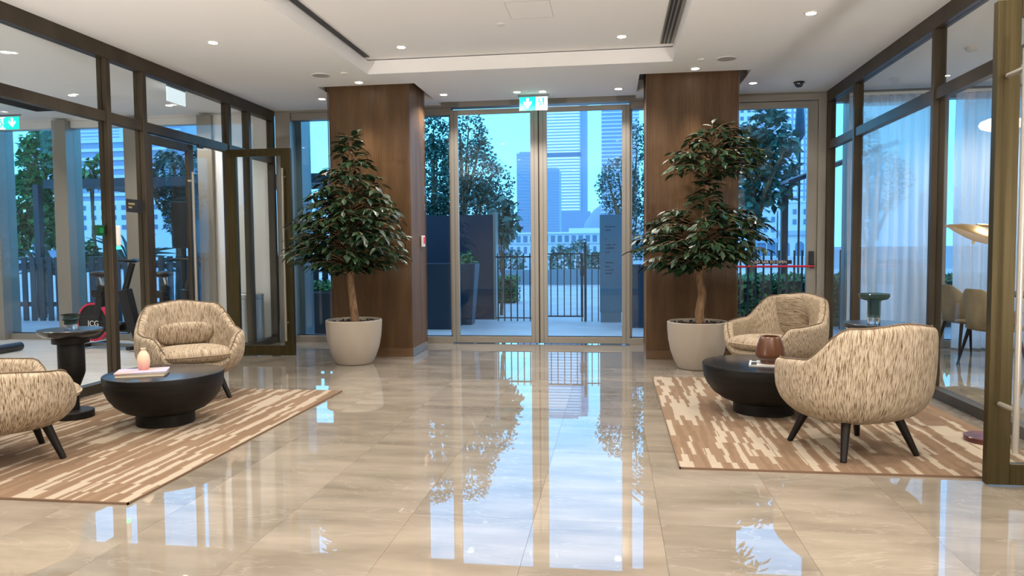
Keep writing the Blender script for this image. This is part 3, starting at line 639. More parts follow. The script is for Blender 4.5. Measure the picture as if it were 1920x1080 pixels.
# ================================================================== POTTED TREES
def leaf_verts():
    return [(0, 0, 0), (-.20, .28, .03), (.20, .28, .03), (0, .30, -.015), (-.23, .56, .02), (.23, .56, .02), (0, .58, -.03), (-.11, .82, -.03), (.11, .82, -.03), (0, 1.0, -.12)], \
           [(0, 3, 1), (0, 2, 3), (1, 3, 6, 4), (3, 2, 5, 6), (4, 6, 7), (6, 5, 8), (7, 6, 9), (6, 8, 9)]
LV, LF_ = leaf_verts()
LEAF_ME = bpy.data.meshes.new('leaf'); LEAF_ME.from_pydata(LV, [], LF_); LEAF_ME.materials.append(M_leaf)
def basis(p, d, up, s, w=1.0):
    d = d.normalized(); x = d.cross(up)
    if x.length < 1e-3: x = Vector((1, 0, 0))
    x.normalize(); z = x.cross(d); m = Matrix((x*s*w, d*s, z*s)).transposed().to_4x4(); m.translation = p; return m
def twig_leaves(rng, a, c, z0, z1, step, size, out, tw, droop=.35, start=.35):
    """leaves along the curved twig a -> c, alternate sides"""
    n = 8; pts = [a.lerp(c, i/n) + Vector((0, 0, -droop*(c-a).length*(i/n)**2*.5 + .10*(c-a).length*math.sin(math.pi*i/n))) for i in range(n+1)]; tw.append(pts)
    L = sum((pts[i+1]-pts[i]).length for i in range(n)); m = max(3, int(L*(1-start)/step)); side = 1
    for k in range(m+1):
        f = start+(1-start)*k/m; i = min(n-1, int(f*n)); p = pts[i].lerp(pts[i+1], f*n-i); d = (pts[i+1]-pts[i]).normalized()
        sd = d.cross(Vector((0, 0, 1))).normalized()*side; side = -side
        q = d*(.55 if k < m else 1.2) + sd*(.9 if k < m else 0) + Vector((rng.uniform(-.25, .25), rng.uniform(-.25, .25), rng.uniform(-.65, .05)))
        out.append(basis(p, q, Vector((rng.uniform(-.4, .4), rng.uniform(-.4, .4), 1)), size*rng.uniform(.75, 1.15), rng.uniform(.85, 1.1)))
def merge_leaves(name, mats, m, parent):
    vs, fs = [], []
    for mt in mats:
        k = len(vs); vs += [tuple(mt @ Vector(v)) for v in LV]; fs += [tuple(i+k for i in f) for f in LF_]
    o = pydata(name, vs, fs, m, parent); o['kind'] = 'stuff'; return o
def potted_tree(label, loc, prof, ntw, seed, bend, lean=lambda z: 0, size=.128):
    rng = random.Random(seed); t = thing('potted_tree', label, 'tree', loc, 0, 'ficus trees in stone white pots')
    MB().lathe([(0, 0), (.19, 0), (.205, .006), (.245, .08), (.285, .19), (.308, .31), (.318, .43), (.320, .50), (.312, .508), (.298, .505), (.294, .44), (0, .44)], seg=64).obj('pot', M_pot, t, True)
    b = MB().lathe([(0, .475), (.15, .482), (.295, .468), (.295, .45), (0, .45)], seg=32)
    for _ in range(70):
        a = rng.uniform(0, 6.28); r = .28*math.sqrt(rng.random()); b.lathe([(0, 0), (.014, .006), (.010, .018), (0, .022)], c=(r*math.cos(a), r*math.sin(a), .473), seg=6)
    tag(b.obj('soil', M_soil, t, True), kind='stuff')
    top = Vector((bend[-1][0], bend[-1][1], bend[-1][2])); MB().tube(bend, [.052 - .030*i/(len(bend)-1) for i in range(len(bend))], 12).obj('trunk', M_bark, t, True)
    def axis(z):
        for p, q in zip(bend, bend[1:]):
            if p[2] <= z <= q[2]: return Vector(p).lerp(Vector(q), (z-p[2])/(q[2]-p[2]))
        return Vector(bend[-1])
    def rad(z):
        for (a, p), (c, q) in zip(prof, prof[1:]):
            if a <= z <= c: return p+(q-p)*(z-a)/(c-a)
        return 0
    out, tw = [], []; zs = [z for z, r in prof]; k = 0
    while k < ntw:
        z = rng.uniform(zs[0], zs[-1]); r = rad(z)
        if rng.random() > .25 + r*1.3: continue
        k += 1; an = k*2.399+rng.uniform(-.3, .3); rr = r*rng.uniform(.72, 1.06); end = axis(z)+Vector((lean(z)+rr*math.cos(an), rr*math.sin(an), 0)); end.z = z; end.y = min(end.y, .36)
        st = axis(max(bend[0][2]+.55, min(bend[-1][2], z-.05-.25*rr))); twig_leaves(rng, st, end, 0, 0, .042, size, out, tw, droop=.30)
    b = MB()
    for pts in tw: b.tube(pts[::2], [.009, .007, .005, .004, .003], 5, False)
    tag(b.obj('branchwork', M_bark, t), kind='stuff')
    out = [m for m in out if m.translation.y < .44]; out.sort(key=lambda m: m.translation.y)              # the 300 nearest the lobby are single leaves
    for m in out[:300]:
        o = bpy.data.objects.new('leaf', LEAF_ME); COL.objects.link(o); o.parent = t; o.matrix_local = m
    merge_leaves('foliage', out[300:], M_leaf, t); return t
potted_tree('potted ficus with one dense pointed crown near the open glass door', (-2.96, 8.10, 0), [(1.08, .15), (1.2, .50), (1.35, .68), (1.55, .70), (1.75, .60), (2.0, .44), (2.25, .30), (2.45, .18), (2.62, .04)], 330, 5,
            [(.02, 0, .46), (0, 0, .62), (-.015, -.01, .85), (-.04, 0, 1.1), (-.03, .01, 1.5), (.0, 0, 2.0), (.0, 0, 2.55)], lambda z: -.02)
potted_tree('potted ficus with a loose tuft above its broad crown, beside the push bar door', (.90, 8.08, 0), [(1.06, .12), (1.18, .48), (1.35, .68), (1.55, .70), (1.72, .58), (1.82, .34), (1.92, .08), (2.10, .08), (2.18, .50), (2.36, .50), (2.52, .34), (2.66, .10)], 300, 9,
            [(.03, 0, .46), (.02, 0, .60), (.05, .01, .80), (.02, 0, 1.0), (.05, 0, 1.25), (.07, .01, 1.6), (.10, 0, 2.0), (.14, 0, 2.5)], lambda z: .10*smoothstep(1.9, 2.4, z)-.06*(1-smoothstep(1.2, 1.9, z)))

# ================================================================== FLOOR LAMP
M_brass = mat('brushed_brass', (.55, .38, .16), .28, metal=.9); M_shin = mat('white_lamp_lining', (.7, .62, .5), .5)
t = thing('floor_lamp', 'brass dish floor lamp partly hidden behind the open bronze door', 'lamp', (2.43, 5.14, .014))
MB().lathe([(0, 0), (.130, 0), (.134, .004), (.134, .03), (.130, .034), (0, .034)], seg=44).obj('base', noisy(mat('red_brown_marble', (.12, .03, .03), .2), (.07, .018, .016), (.16, .05, .045), scale=(12, 12, 12)), t, True)
MB().tube([(0, 0, .03), (0, 0, 1.46)], .011, 12).obj('pole', M_brass, t, True); MB().tube([(0, 0, 1.40), (-.04, -.01, 1.41), (-.10, -.02, 1.415)], .009, 10).obj('arm', M_brass, t, True)
h = MB().lathe([(0, .050), (.04, .047), (.11, .028), (.17, .0), (.196, -.016), (.198, -.018), (.17, -.006), (.11, .019), (.04, .038), (0, .041)], seg=52).obj('dish_shade', M_brass, t, True); h.location = (-.095, -.02, 1.36); h.rotation_euler = (R(6), R(21), 0)
f = MB().lathe([(0, -.052), (.06, -.047), (.14, -.030), (.19, -.016), (.19, -.012), (0, -.012)], seg=52).obj('diffuser', M_shin, h, True); MB().tube([(0, 0, -.05), (0, 0, -.072)], .008, 10).obj('knob', M_brass, h, True)

# ================================================================== DINING ROOM BEHIND THE GLASS
def curtain(x0, x1, label):
    rng = random.Random(int(x0*100)); n = int((x1-x0)/.012); vs, fs = [], []; m = bpy.data.materials.get('sheer_curtain')
    if m is None:
        m = bpy.data.materials.new('sheer_curtain'); m.use_nodes = True; N, L = nodes(m); N.clear(); o = N.new('ShaderNodeOutputMaterial')
        tr = N.new('ShaderNodeBsdfTransparent'); tl = N.new('ShaderNodeBsdfTranslucent'); df = N.new('ShaderNodeBsdfDiffuse'); a = N.new('ShaderNodeMixShader'); c = N.new('ShaderNodeMixShader')
        tl.inputs[0].default_value = (.92, .92, .92, 1); df.inputs[0].default_value = (.88, .88, .87, 1); a.inputs[0].default_value = .45; c.inputs[0].default_value = .90
        L.new(tl.outputs[0], a.inputs[1]); L.new(df.outputs[0], a.inputs[2]); L.new(tr.outputs[0], c.inputs[1]); L.new(a.outputs[0], c.inputs[2]); L.new(c.outputs[0], o.inputs[0])
    ph = [0.0]
    for i in range(n): ph.append(ph[-1]+.012*2*math.pi/rng.uniform(.08, .16))
    for i in range(n+1):
        x = x0+(x1-x0)*i/n
        for z in (.02, .8, 1.6, 2.4, 3.16): vs.append((x+.01*math.sin(z*2+i*.1), 9.74+.032*math.sin(ph[i])*(1-.25*z/3.2)+.012*math.sin(ph[i]*.37+z), z))
    for i in range(n):
        for j in range(4): fs.append((i*5+j, (i+1)*5+j, (i+1)*5+j+1, i*5+j+1))
    t = thing('sheer_curtain', label, 'curtain'); pydata('drape', vs, fs, m, t, True); box('curtain_track', M_white, x0, x1, 9.725, 9.755, 3.165, 3.2, t); return t
curtain(2.92, 3.98, 'white sheer curtain panel hanging at the window nearest the push bar door'); curtain(4.16, 6.2, 'white sheer curtain panel behind the two dining chairs')
M_velvet = noisy(mat('olive_beige_velvet', (.25, .19, .10), .8), (.20, .15, .085), (.32, .25, .15), scale=(6, 6, 3))
def dining_chair(label, loc, rz):
    t = thing('dining_chair', label, 'chair', loc, rz, 'velvet dining chairs'); NU, vs, fs = 36, [], []; M_ = 9
    for i in range(NU+1):
        a = R(62+236*i/NU); d = abs(i/NU-.5)*2; H = .62+.22*(1-smoothstep(.15, .75, d)); s, c = math.sin(a), math.cos(a)
        ring = [(.20, .40), (.235, .43), (.26, .52), (.275, H-.02), (.268, H), (.25, H), (.242, H-.02), (.225, .52), (.20, .46)]
        vs += [(r*s, r*c*.98 - .04*max(0, z-.5), z) for r, z in ring]
    for i in range(NU):
        for j in range(M_): fs.append((i*M_+j, (i+1)*M_+j, (i+1)*M_+(j+1) % M_, i*M_+(j+1) % M_))
    fs.append(tuple(range(M_))); fs.append(tuple(NU*M_+j for j in range(M_-1, -1, -1)))
    pydata('backrest', vs, fs, M_velvet, t, True); q = link('seat', pad_mesh('seat', .235, .235, .05), M_velvet, t, True, 0, 80); q.location = (0, .02, .43)
    for a, c in ((1, 1), (-1, 1), (1, -1), (-1, -1)): MB().tube([(a*.15, c*.15, .41), (a*.225, c*.225, 0)], [.020, .011], 10).obj('leg', M_legs, t, True)
    return t
dining_chair('olive velvet dining chair further behind the glass, next to the curtain gap', (4.10, 9.22, 0), R(-80)); dining_chair('olive velvet dining chair cut by the bronze door edge', (3.98, 8.35, 0), R(-70))
t = thing('dining_table', 'dark dining table beyond the two velvet chairs', 'table', (4.95, 8.6, 0)); box('table_top', M_legs, -.5, .5, -.9, .9, .71, .745, t, .005); MB().lathe([(0, 0), (.3, 0), (.3, .02), (.08, .05), (.07, .66), (.2, .71), (0, .71)], seg=32).obj('pedestal', M_legs, t, True)
t = thing('pendant_lamp', 'glowing white flattened pendant lamp in the dining room', 'lamp', (3.36, 7.0, 2.35)); M_pend = mat('lit_opal_glass', (.9, .82, .7), .4, emit=(1, .80, .55), estr=1.6)
MB().lathe([(0, -.05), (.10, -.05), (.155, -.028), (.17, .0), (.155, .028), (.10, .05), (0, .05)], seg=40).obj('shade', M_pend, t, True); MB().tube([(0, 0, .05), (0, 0, .92)], .003, 6).obj('cord', M_dgrey, t)

# ================================================================== GYM
M_dk = mat('black_plastic', (.006, .007, .009), .35); M_redp = mat('red_rim', (.65, .02, .08), .35)
def bike(label, loc, rz):                                # local: front towards -x
    t = thing('exercise_bike', label, 'exercise bike', loc, rz, 'black indoor cycling bikes')
    fw = MB().lathe([(0, -.03), (.24, -.03), (.24, .03), (0, .03)], seg=40).xf(Matrix.Translation((-.36, 0, .36)) @ Matrix.Rotation(R(90), 4, 'X')).obj('flywheel', M_dk, t, True)
    MB().lathe([(.235, -.038), (.262, -.034), (.262, .034), (.235, .038)], seg=40).xf(Matrix.Translation((-.36, 0, .36)) @ Matrix.Rotation(R(90), 4, 'X')).obj('wheel_rim', M_redp, fw, True)
    f = MB().beam((-.36, 0, .30), (.30, 0, .30), .09, .14).beam((.30, 0, .24), (.16, 0, .80), .11, .16).beam((-.30, 0, .38), (-.20, 0, .86), .08, .12).beam((-.42, 0, .10), (-.36, 0, .36), .06).beam((.36, 0, .08), (.26, 0, .40), .06, .10); f.obj('frame', M_dk, t, False, .012)
    cg = MB().tube([(-.05, -.075, .28), (.02, -.075, .33), (.16, -.075, .30)], [.05, .075, .05], 12).obj('crank_guard', M_dk, t, True); text('lettering', 'ICG', .11, M_white, cg, (-.30, -.085, .34), (R(90), 0, 0), depth=.002)
    MB().beam((.16, 0, .78), (.30, 0, 1.16), .05, .07).obj('handlebar_post', M_dk, t, False, .008)
    MB().tube([(.06, -.20, 1.18), (.16, -.19, 1.20), (.30, -.10, 1.19), (.34, 0, 1.18), (.30, .10, 1.19), (.16, .19, 1.20), (.06, .20, 1.18)], .019, 10).obj('handlebar', M_dk, t, True)
    MB().tube([(-.20, 0, .84), (-.24, 0, .98)], .024, 12).obj('seat_post', M_steel, t, True); s = link('seat', pad_mesh('seat', .14, .10, .045, 2.2, 2.2), M_dk, t, True, 0, 80); s.location = (-.25, 0, 1.01)
    box('weight_pack', M_dk, -.34, -.16, -.07, .07, .70, .80, t, .02)
    for x in (-.44, .42): MB().beam((x, -.26, .045), (x, .26, .045), .07, .05).obj('base_bar', M_dk, t, False, .01)
    MB().beam((-.44, 0, .05), (.42, 0, .05), .06, .05).obj('base_beam', M_grey, t)
    MB().tube([(.0, -.09, .32), (.05, -.11, .18)], .014, 8).obj('crank_arm', M_steel, t, True); box('pedal', M_dk, .0, .10, -.19, -.11, .165, .19, t, .006); return t
p = at(215, 650, 9.0)
bike('black exercise bike with a red rimmed flywheel behind the black side table', (p.x, 9.05, 0), R(-8))
p = at(392, 600, 9.2)
bike('black exercise bike glimpsed through the gap beside the open glass door', (p.x-.40, 9.15, 0), R(80))
t = thing('waste_bin', 'round brushed steel waste bin seen through the open glass door', 'bin', (-5.05, 9.62, 0)); M_bin = mat('satin_steel', (.55, .56, .57), .3, metal=.7)
MB().lathe([(0, 0), (.205, 0), (.205, .05), (0, .05)], seg=40).obj('base_ring', M_dk, t, True); MB().lathe([(.20, .05), (.212, .055), (.212, .64), (.20, .645)], seg=48).obj('body', M_bin, t, True); MB().lathe([(.216, .645), (.218, .70), (.20, .715), (.12, .72), (.12, .70), (0, .70)], seg=48).obj('lid', M_bin, t, True)
p = at(0, 640, 8.6)
t = thing('weight_bench', 'black padded gym bench foot entering at the photo edge', 'bench', (p.x-.38, 8.6, 0)); MB().beam((-.4, 0, .42), (.10, 0, .42), .28, .07).obj('pad', M_dk, t, False, .02); MB().beam((.05, 0, .05), (.05, 0, .40), .07).obj('post', M_dk, t)
MB().beam((-.2, 0, .045), (.5, 0, .045), .09, .05).obj('foot_rail', M_dk, t, False, .01); MB().tube([(.5, -.2, .06), (.5, .2, .06)], .055, 14).obj('foot_roller', M_dk, t, True)
t = thing('wall_screen', 'dark flat screen in the gym seen through the door gap', 'screen', (-6.0, 9.6, 1.25)); MB().beam((0, .04, -1.25), (0, .04, .3), .05).obj('stand', M_dk, t); box('panel', M_dk, -.14, .14, -.02, .02, .10, .75, t, .006); box('foot', M_dk, -.2, .2, -.12, .2, -1.25, -1.22, t)

# ================================================================== OUTSIDE
M_pave = noisy(mat('pale_paving', (.42, .42, .43), .55), (.44, .41, .40), (.54, .51, .50), scale=(1.2, 1.2, 1), detail=5)
M_navy = mat('dark_navy_render', (.010, .022, .045), .6); M_plant = mat('dark_blue_planter', (.012, .045, .085), .45); M_fence = mat('dark_steel_paint', (.012, .018, .026), .45)
M_slat = noisy(mat('dark_stained_boards', (.02, .03, .035), .6), (.006, .012, .016), (.018, .024, .028), scale=(3, 3, 1), rnd=.3)
M_tower = mat('pale_tower_cladding', (.85, .86, .88), .6); M_tower_d = mat('blue_grey_tower_cladding', (.36, .42, .55), .55); M_slab = mat('grey_blue_floor_edge', (.42, .48, .56), .6)  # M_slab: one even grey-blue for floor edges
M_win = mat('blue_window_glass', (.14, .22, .34), .2); M_stone = mat('pale_sandstone', (.75, .75, .75), .75); M_lowwall = mat('teal_grey_wall', (.16, .24, .28), .7)
tag(box('ground', M_pave, -60, 40, 10.12, 45, -.2, -.03), kind='structure'); tag(box('terrain', mat('far_ground', (.34, .38, .42), .9), -900, 700, 45, 1500, -1, -.06), kind='structure')
tag(box('doormat', mat('dark_rubber_mat', (.03, .045, .07), .8), -1.95, .16, 10.2, 10.62, -.03, -.012, None, .004), 'dark rubber doormat on the paving outside the sliding entrance', 'doormat')

def crown(name, blobs, size, seed, parent, m=M_leaf_o, shell=.55):
    rng = random.Random(seed); out = []
    for c, rx, ry, rz, n in blobs:
        for _ in range(n):
            d = Vector((rng.gauss(0, 1), rng.gauss(0, 1), rng.gauss(0, 1))).normalized(); r = rng.uniform(shell, 1.0)**.6
            p = Vector(c)+Vector((d.x*rx*r, d.y*ry*r, d.z*rz*r))
            out.append(basis(p, Vector((rng.uniform(-1, 1), rng.uniform(-1, 1), rng.uniform(-.9, .5))), Vector((rng.uniform(-1, 1), rng.uniform(-1, 1), 1)), size*rng.uniform(.6, 1.2), rng.uniform(.9, 1.4)))
    vs, fs = [], []; q = [(0, 0, 0), (-.26, .45, .03), (0, .5, -.03), (.26, .45, .03), (0, 1, -.08)]
    for mt in out:
        k = len(vs); vs += [tuple(mt @ Vector(v)) for v in q]; fs += [(k, k+2, k+1), (k, k+3, k+2), (k+1, k+2, k+4), (k+2, k+3, k+4)]
    o = pydata(name, vs, fs, m, parent); o['kind'] = 'stuff'; return o
def garden_tree(label, px, Y, blobs, size, seed, trunk=.09, m=M_leaf_o, name='garden_tree', group='trees on the terrace outside'):
    """blobs: (photo x, photo y, half width px, half height px, leaves) standing at depth Y"""
    base = at(px, 540, Y); t = thing(name, label, 'tree', (base.x, Y, -.03), 0, group); bl = []
    for bx, by, hw, hh, n in blobs:
        c = at(bx, by, Y); s = Y/FOC*1.02; bl.append(((c.x-base.x, random.uniform(-.2, .2), c.z+.03), hw*s, hw*s*.8, hh*s, n))
    crown('crown', bl, size, seed, t, m); zt = max(b[0][2]+b[2]*.2 for b in bl); b = MB().tube([(0, 0, 0), (.03, .02, zt*.4), (-.02, 0, zt)], [trunk, trunk*.75, trunk*.3], 8)
    for c, rx, ry, rz, n in bl: b.tube([(0, 0, max(.5, c[2]*.55)), (c[0]*.6, c[1], c[2]*.85), (c[0], c[1], c[2]+rz*.4)], [trunk*.5, trunk*.35, .012], 6)
    b.obj('trunk', M_bark, t, True); return t
garden_tree('tall small leaved tree outside the sliding door, above the dark garden wall', 868, 15.6, [(868, 395, 66, 75, 3000), (880, 325, 60, 62, 2100), (876, 255, 34, 50, 800), (905, 270, 16, 40, 200), (925, 345, 40, 45, 700), (905, 400, 50, 60, 1500), (862, 450, 60, 40, 1200)], .09, 3)
garden_tree('dark dense tree outside the narrow side pane beside the column', 815, 15.0, [(820, 335, 46, 80, 2600), (812, 255, 36, 42, 800), (825, 430, 46, 60, 1500)], .10, 4)
garden_tree('small tree with big glossy leaves at the end of the dark garden wall', 940, 14.6, [(945, 405, 26, 42, 150), (958, 418, 18, 26, 80), (938, 445, 16, 24, 50)], .22, 5, .04)
garden_tree('airy small leaved tree above the blue pylon sign', 1178, 15.6, [(1160, 350, 40, 55, 950), (1195, 320, 30, 95, 1400), (1138, 350, 20, 36, 170), (1195, 430, 30, 60, 1200)], .085, 6)
garden_tree('broad leaved tree outside the red push bar door', 1405, 13.6, [(1405, 310, 48, 78, 420), (1440, 240, 32, 40, 190), (1455, 330, 34, 55, 240), (1478, 270, 14, 22, 36), (1400, 400, 26, 40, 120)], .22, 7, .10)
garden_tree('leafy tree outside the gym window nearest the photo edge', 78, 14.4, [(85, 300, 52, 72, 1300), (60, 380, 48, 60, 1100), (105, 420, 36, 50, 800), (110, 270, 30, 36, 420), (45, 440, 34, 44, 600)], .17, 8, .11, M_leaf_b)
garden_tree('dark leafy tree seen through the closed glass door leaf', 335, 14.8, [(320, 340, 42, 66, 1200), (345, 400, 38, 54, 900), (385, 310, 34, 54, 800)], .13, 9, .09)
garden_tree('bright leafed shrub between the two gym window posts', 178, 13.9, [(175, 322, 22, 30, 160), (165, 470, 20, 24, 140)], .16, 10, .05, M_leaf_b)
def spiky(label, px, Y, h, n, seed):
    rng = random.Random(seed); b = at(px, 540, Y); t = thing('spiky_palm', label, 'palm', (b.x, Y, -.03), 0, 'spiky palms behind the slatted fence'); mb = MB()
    MB().tube([(0, 0, 0), (.02, 0, h*.45)], [.07, .05], 8).obj('trunk', M_bark, t, True)
    for k in range(n):
        a = rng.uniform(0, 6.28); e = rng.uniform(.1, 1.2); L = h*rng.uniform(.45, .65); d = Vector((math.cos(a)*math.cos(e), math.sin(a)*math.cos(e), math.sin(e)))
        p0 = Vector((0, 0, h*.45)); p1 = p0+d*L*.55; p2 = p0+d*L+Vector((0, 0, -L*.25)); mb.tube([p0, p1, p2], [.014, .030, .002], 4, False)
    tag(mb.obj('fronds', M_leaf_o, t), kind='stuff')
spiky('spiky palm behind the slatted fence beside the pale gym window post', 112, 14.0, 1.9, 44, 3); spiky('spiky palm behind the slatted fence next to the small black plate', 248, 14.2, 2.1, 50, 4)

def hedge(label, x0, x1, y0, y1, z1, seed, n, size=.09, m=M_leaf_b):
    t = thing('hedge', label, 'hedge', ((x0+x1)/2, (y0+y1)/2, -.03)); w, d = (x1-x0)/2, (y1-y0)/2; rng = random.Random(seed); out = []
    box('core', mat('hedge_core', (.006, .018, .008), .9), -w+.05, w-.05, -d+.05, d-.05, 0, z1-.05, t)
    for _ in range(n):
        f = rng.random()
        if f < .35: p = Vector((rng.uniform(-w, w), rng.uniform(-d, d), z1+rng.uniform(-.06, .03)))
        elif f < .85: p = Vector((rng.uniform(-w, w), -d+rng.uniform(-.03, .05), rng.uniform(.02, z1)))
        else: p = Vector((rng.choice((-w, w)), rng.uniform(-d, d), rng.uniform(.02, z1)))
        out.append(basis(p, Vector((rng.uniform(-1, 1), rng.uniform(-1, .3), rng.uniform(-.3, 1))), Vector((rng.uniform(-1, 1), -.5, 1)), size*rng.uniform(.6, 1.2), 1.3))
    vs, fs = [], []
    q = [(0, 0, 0), (-.26, .45, .03), (0, .5, -.03), (.26, .45, .03), (0, 1, -.08)]
    for mt in out:
        k = len(vs); vs += [tuple(mt @ Vector(v)) for v in q]; fs += [(k, k+2, k+1), (k, k+3, k+2), (k+1, k+2, k+4), (k+2, k+3, k+4)]
    o = pydata('leaves', vs, fs, m, t); o['kind'] = 'stuff'; return t
hedge('clipped green hedge behind the bars outside the red push bar door', 1.5, 6.2, 12.75, 13.35, .80, 1, 5200)
a = at(931, 560, 18.0); b_ = at(971, 560, 18.0); hedge('small clipped box hedge on the pale paving beyond the bars', a.x, b_.x, 17.8, 18.5, .62, 2, 900, .07)
a = at(556, 560, 12.6); b_ = at(640, 560, 12.6); hedge('low hedge outside the window behind the pointed potted tree', a.x, b_.x, 12.5, 12.9, .72, 3, 900, .09)
for i, (px, py, hw, hh, lb) in enumerate(((1052, 470, 22, 20, 'rounded green shrub beyond the low wall, behind the bar gate'), (1085, 462, 22, 26, 'taller rounded green shrub beyond the low wall, near the gate post'), (958, 478, 26, 16, 'rounded green shrub beyond the low wall, beside the big leaved tree'), (1115, 478, 14, 12, 'small green shrub beyond the low wall, beside the pylon'))):
    ys_ = 32+1.8*(i % 2)+(4 if i == 3 else 0); c = at(px, py, ys_); s = ys_/FOC; t = thing('shrub', lb, 'shrub', (c.x, ys_, -.05), 0, 'shrubs beyond the low wall')
    crown('foliage', [((0, 0, c.z*.6+.05), hw*s, hw*s*.7, c.z*.45+hh*s*.5, 420)], .22, 20+i, t); MB().tube([(0, 0, 0), (0, 0, c.z*.7)], [.05, .02], 6).obj('stem', M_bark, t)
# garden walls and planters
a, b_ = at(796, 540, 13.7), at(926, 540, 13.7)
t = thing('garden_wall', 'dark navy garden wall with a pale end post outside the sliding door', 'wall', (0, 0, 0)); t['kind'] = 'thing'
box('panel', M_navy, a.x-1.6, b_.x, 13.7, 13.9, -.03, 1.95, t); box('end_post', M_champ, b_.x, b_.x+.055, 13.66, 13.94, -.03, 2.0, t, .004)
def planter(label, x, y, w, d, h, taper, herb=True, mtl=None, group=None):
    t = thing('planter', label, 'planter', (x, y, -.03), 0, group); b = MB(); k = taper
    v = [b.bm.verts.new((sx_*w/2*s, sy_*d/2*s, z)) for z, s in ((0, k), (h, 1), (h, .9), (h-.08, .88)) for sx_, sy_ in ((-1, -1), (1, -1), (1, 1), (-1, 1))]
    b.bm.faces.new(v[3::-1]); b.bm.faces.new(v[12:16])
    for r in range(3):
        for q in range(4): b.bm.faces.new((v[r*4+q], v[r*4+(q+1) % 4], v[r*4+4+(q+1) % 4], v[r*4+4+q]))
    b.obj('box', mtl or M_plant, t, False, .01)
    if herb: crown('herbs', [((0, 0, h+.06), w*.42, d*.42, .16, 160)], .10, int(abs(x)*100), t, M_leaf_b, .2)
    return t
p = at(872, 540, 12.8); planter('tall tapered dark blue planter with green herbs outside the sliding door', p.x, 12.8, .46, .46, 1.08, .62)
p = at(815, 540, 12.2); planter('dark square planter outside the narrow side pane', p.x, 12.2, .80, .6, 1.1, 1.0, False, M_navy)
p = at(1200, 540, 12.6); planter('dark planter behind the side pane next to the pylon', p.x+.12, 12.6, .66, .6, 1.05, .9, False, M_plant)
p = at(612, 540, 11.4); planter('low dark planter box with a pale lip outside the window behind the potted tree', p.x+.05, 11.4, .55, .5, .66, 1.0, False, mat('brown_planter_box', (.05, .035, .03), .6))
# railing, gate, posts
def bar_section(t, xs_, y, z0, z1, w=.022, name='bar'):
    me = None
    for x in xs_:
        if me is None: o = MB().box(-w/2, w/2, -.006, .006, z0, z1).obj(name, M_fence, t); me = o.data
        else: o = piece(name, me, t)
        o.location = (x, y, 0)
xg = lambda px: at(px, 540, 13.4).x
t = thing('bar_railing', 'dark steel bar railing between the garden wall and the gate', 'railing'); bar_section(t, [xg(q) for q in (934, 946, 958, 970, 982, 994, 1006)], 13.4, -.03, 1.22); box('rail', M_fence, xg(930), xg(1010), 13.39, 13.41, 1.14, 1.17, t); box('rail', M_fence, xg(930), xg(1010), 13.39, 13.41, .02, .04, t)
t = thing('bar_gate', 'dark steel bar gate with a lock in the terrace railing', 'gate'); bar_section(t, [xg(q) for q in (1021, 1033, 1045.5, 1058, 1070, 1082)], 13.4, .06, 1.20, .018); box('rail', M_fence, xg(1016), xg(1094), 13.39, 13.41, 1.19, 1.215, t); box('rail', M_fence, xg(1016), xg(1094), 13.39, 13.41, .05, .075, t)
box('stile', M_fence, xg(1089), xg(1093.5), 13.385, 13.415, .05, 1.215, t); box('drop_bolt', M_fence, xg(1090), xg(1092.5), 13.38, 13.39, -.03, .3, t); box('lock', M_fence, xg(1088), xg(1095), 13.36, 13.44, .80, .98, t, .01)
t = thing('gate_post', 'tall dark steel post at the latch side of the bar gate', 'post'); box('post', M_fence, xg(1095.5), xg(1100), 13.37, 13.43, -.03, 1.42, t)
t = thing('bar_railing', 'dark steel bar railing between the gate post and the pylon', 'railing'); bar_section(t, [xg(1110), xg(1122)], 13.4, -.03, 1.22, .018); box('rail', M_fence, xg(1100), xg(1126), 13.39, 13.41, 1.16, 1.18, t)
xg2 = lambda px: at(px, 540, 12.3).x
t = thing('bar_railing', 'dark steel bar railing before the clipped hedge outside the push bar door', 'railing'); bar_section(t, [xg2(1388+14.4*k) for k in range(24)], 12.3, -.03, 1.24, .030); box('rail', M_fence, xg2(1380), xg2(1735), 12.29, 12.31, .08, .11, t)
# pylon sign
x0, x1 = xg(1125), xg(1166); t = thing('pylon_sign', 'tall blue grey pylon sign with faint dark lettering beside the gate', 'sign', (x0, 13.25, -.03)); w = x1-x0
box('panel', mat('pylon_blue', (.07, .20, .27), .4), 0, w, 0, .12, .18, 1.93, t, .004); box('foot', M_lowwall, .01, w-.01, .01, .11, 0, .18, t)
b = MB(); rng = random.Random(2)
for z, L in ((1.70, .8), (1.64, .34), (1.49, .10), (1.38, .78), (1.32, .66), (1.25, .30), (1.06, .58), (.99, .40), (.93, .56), (.87, .42)):
    x = .10
    while x < .10+L*(w-.18): q = rng.uniform(.012, .032); b.box(x, x+q, -.0015, .001, z, z+rng.uniform(.012, .026)); x += q+.007
tag(b.obj('lettering', M_navy, t), kind='stuff')
tag(box('low_wall', M_lowwall, at(900, 500, 27).x, at(1220, 500, 27).x, 27, 27.4, -.05, .52), 'long low teal grey wall beyond the pale paving', 'wall', None, 'thing')
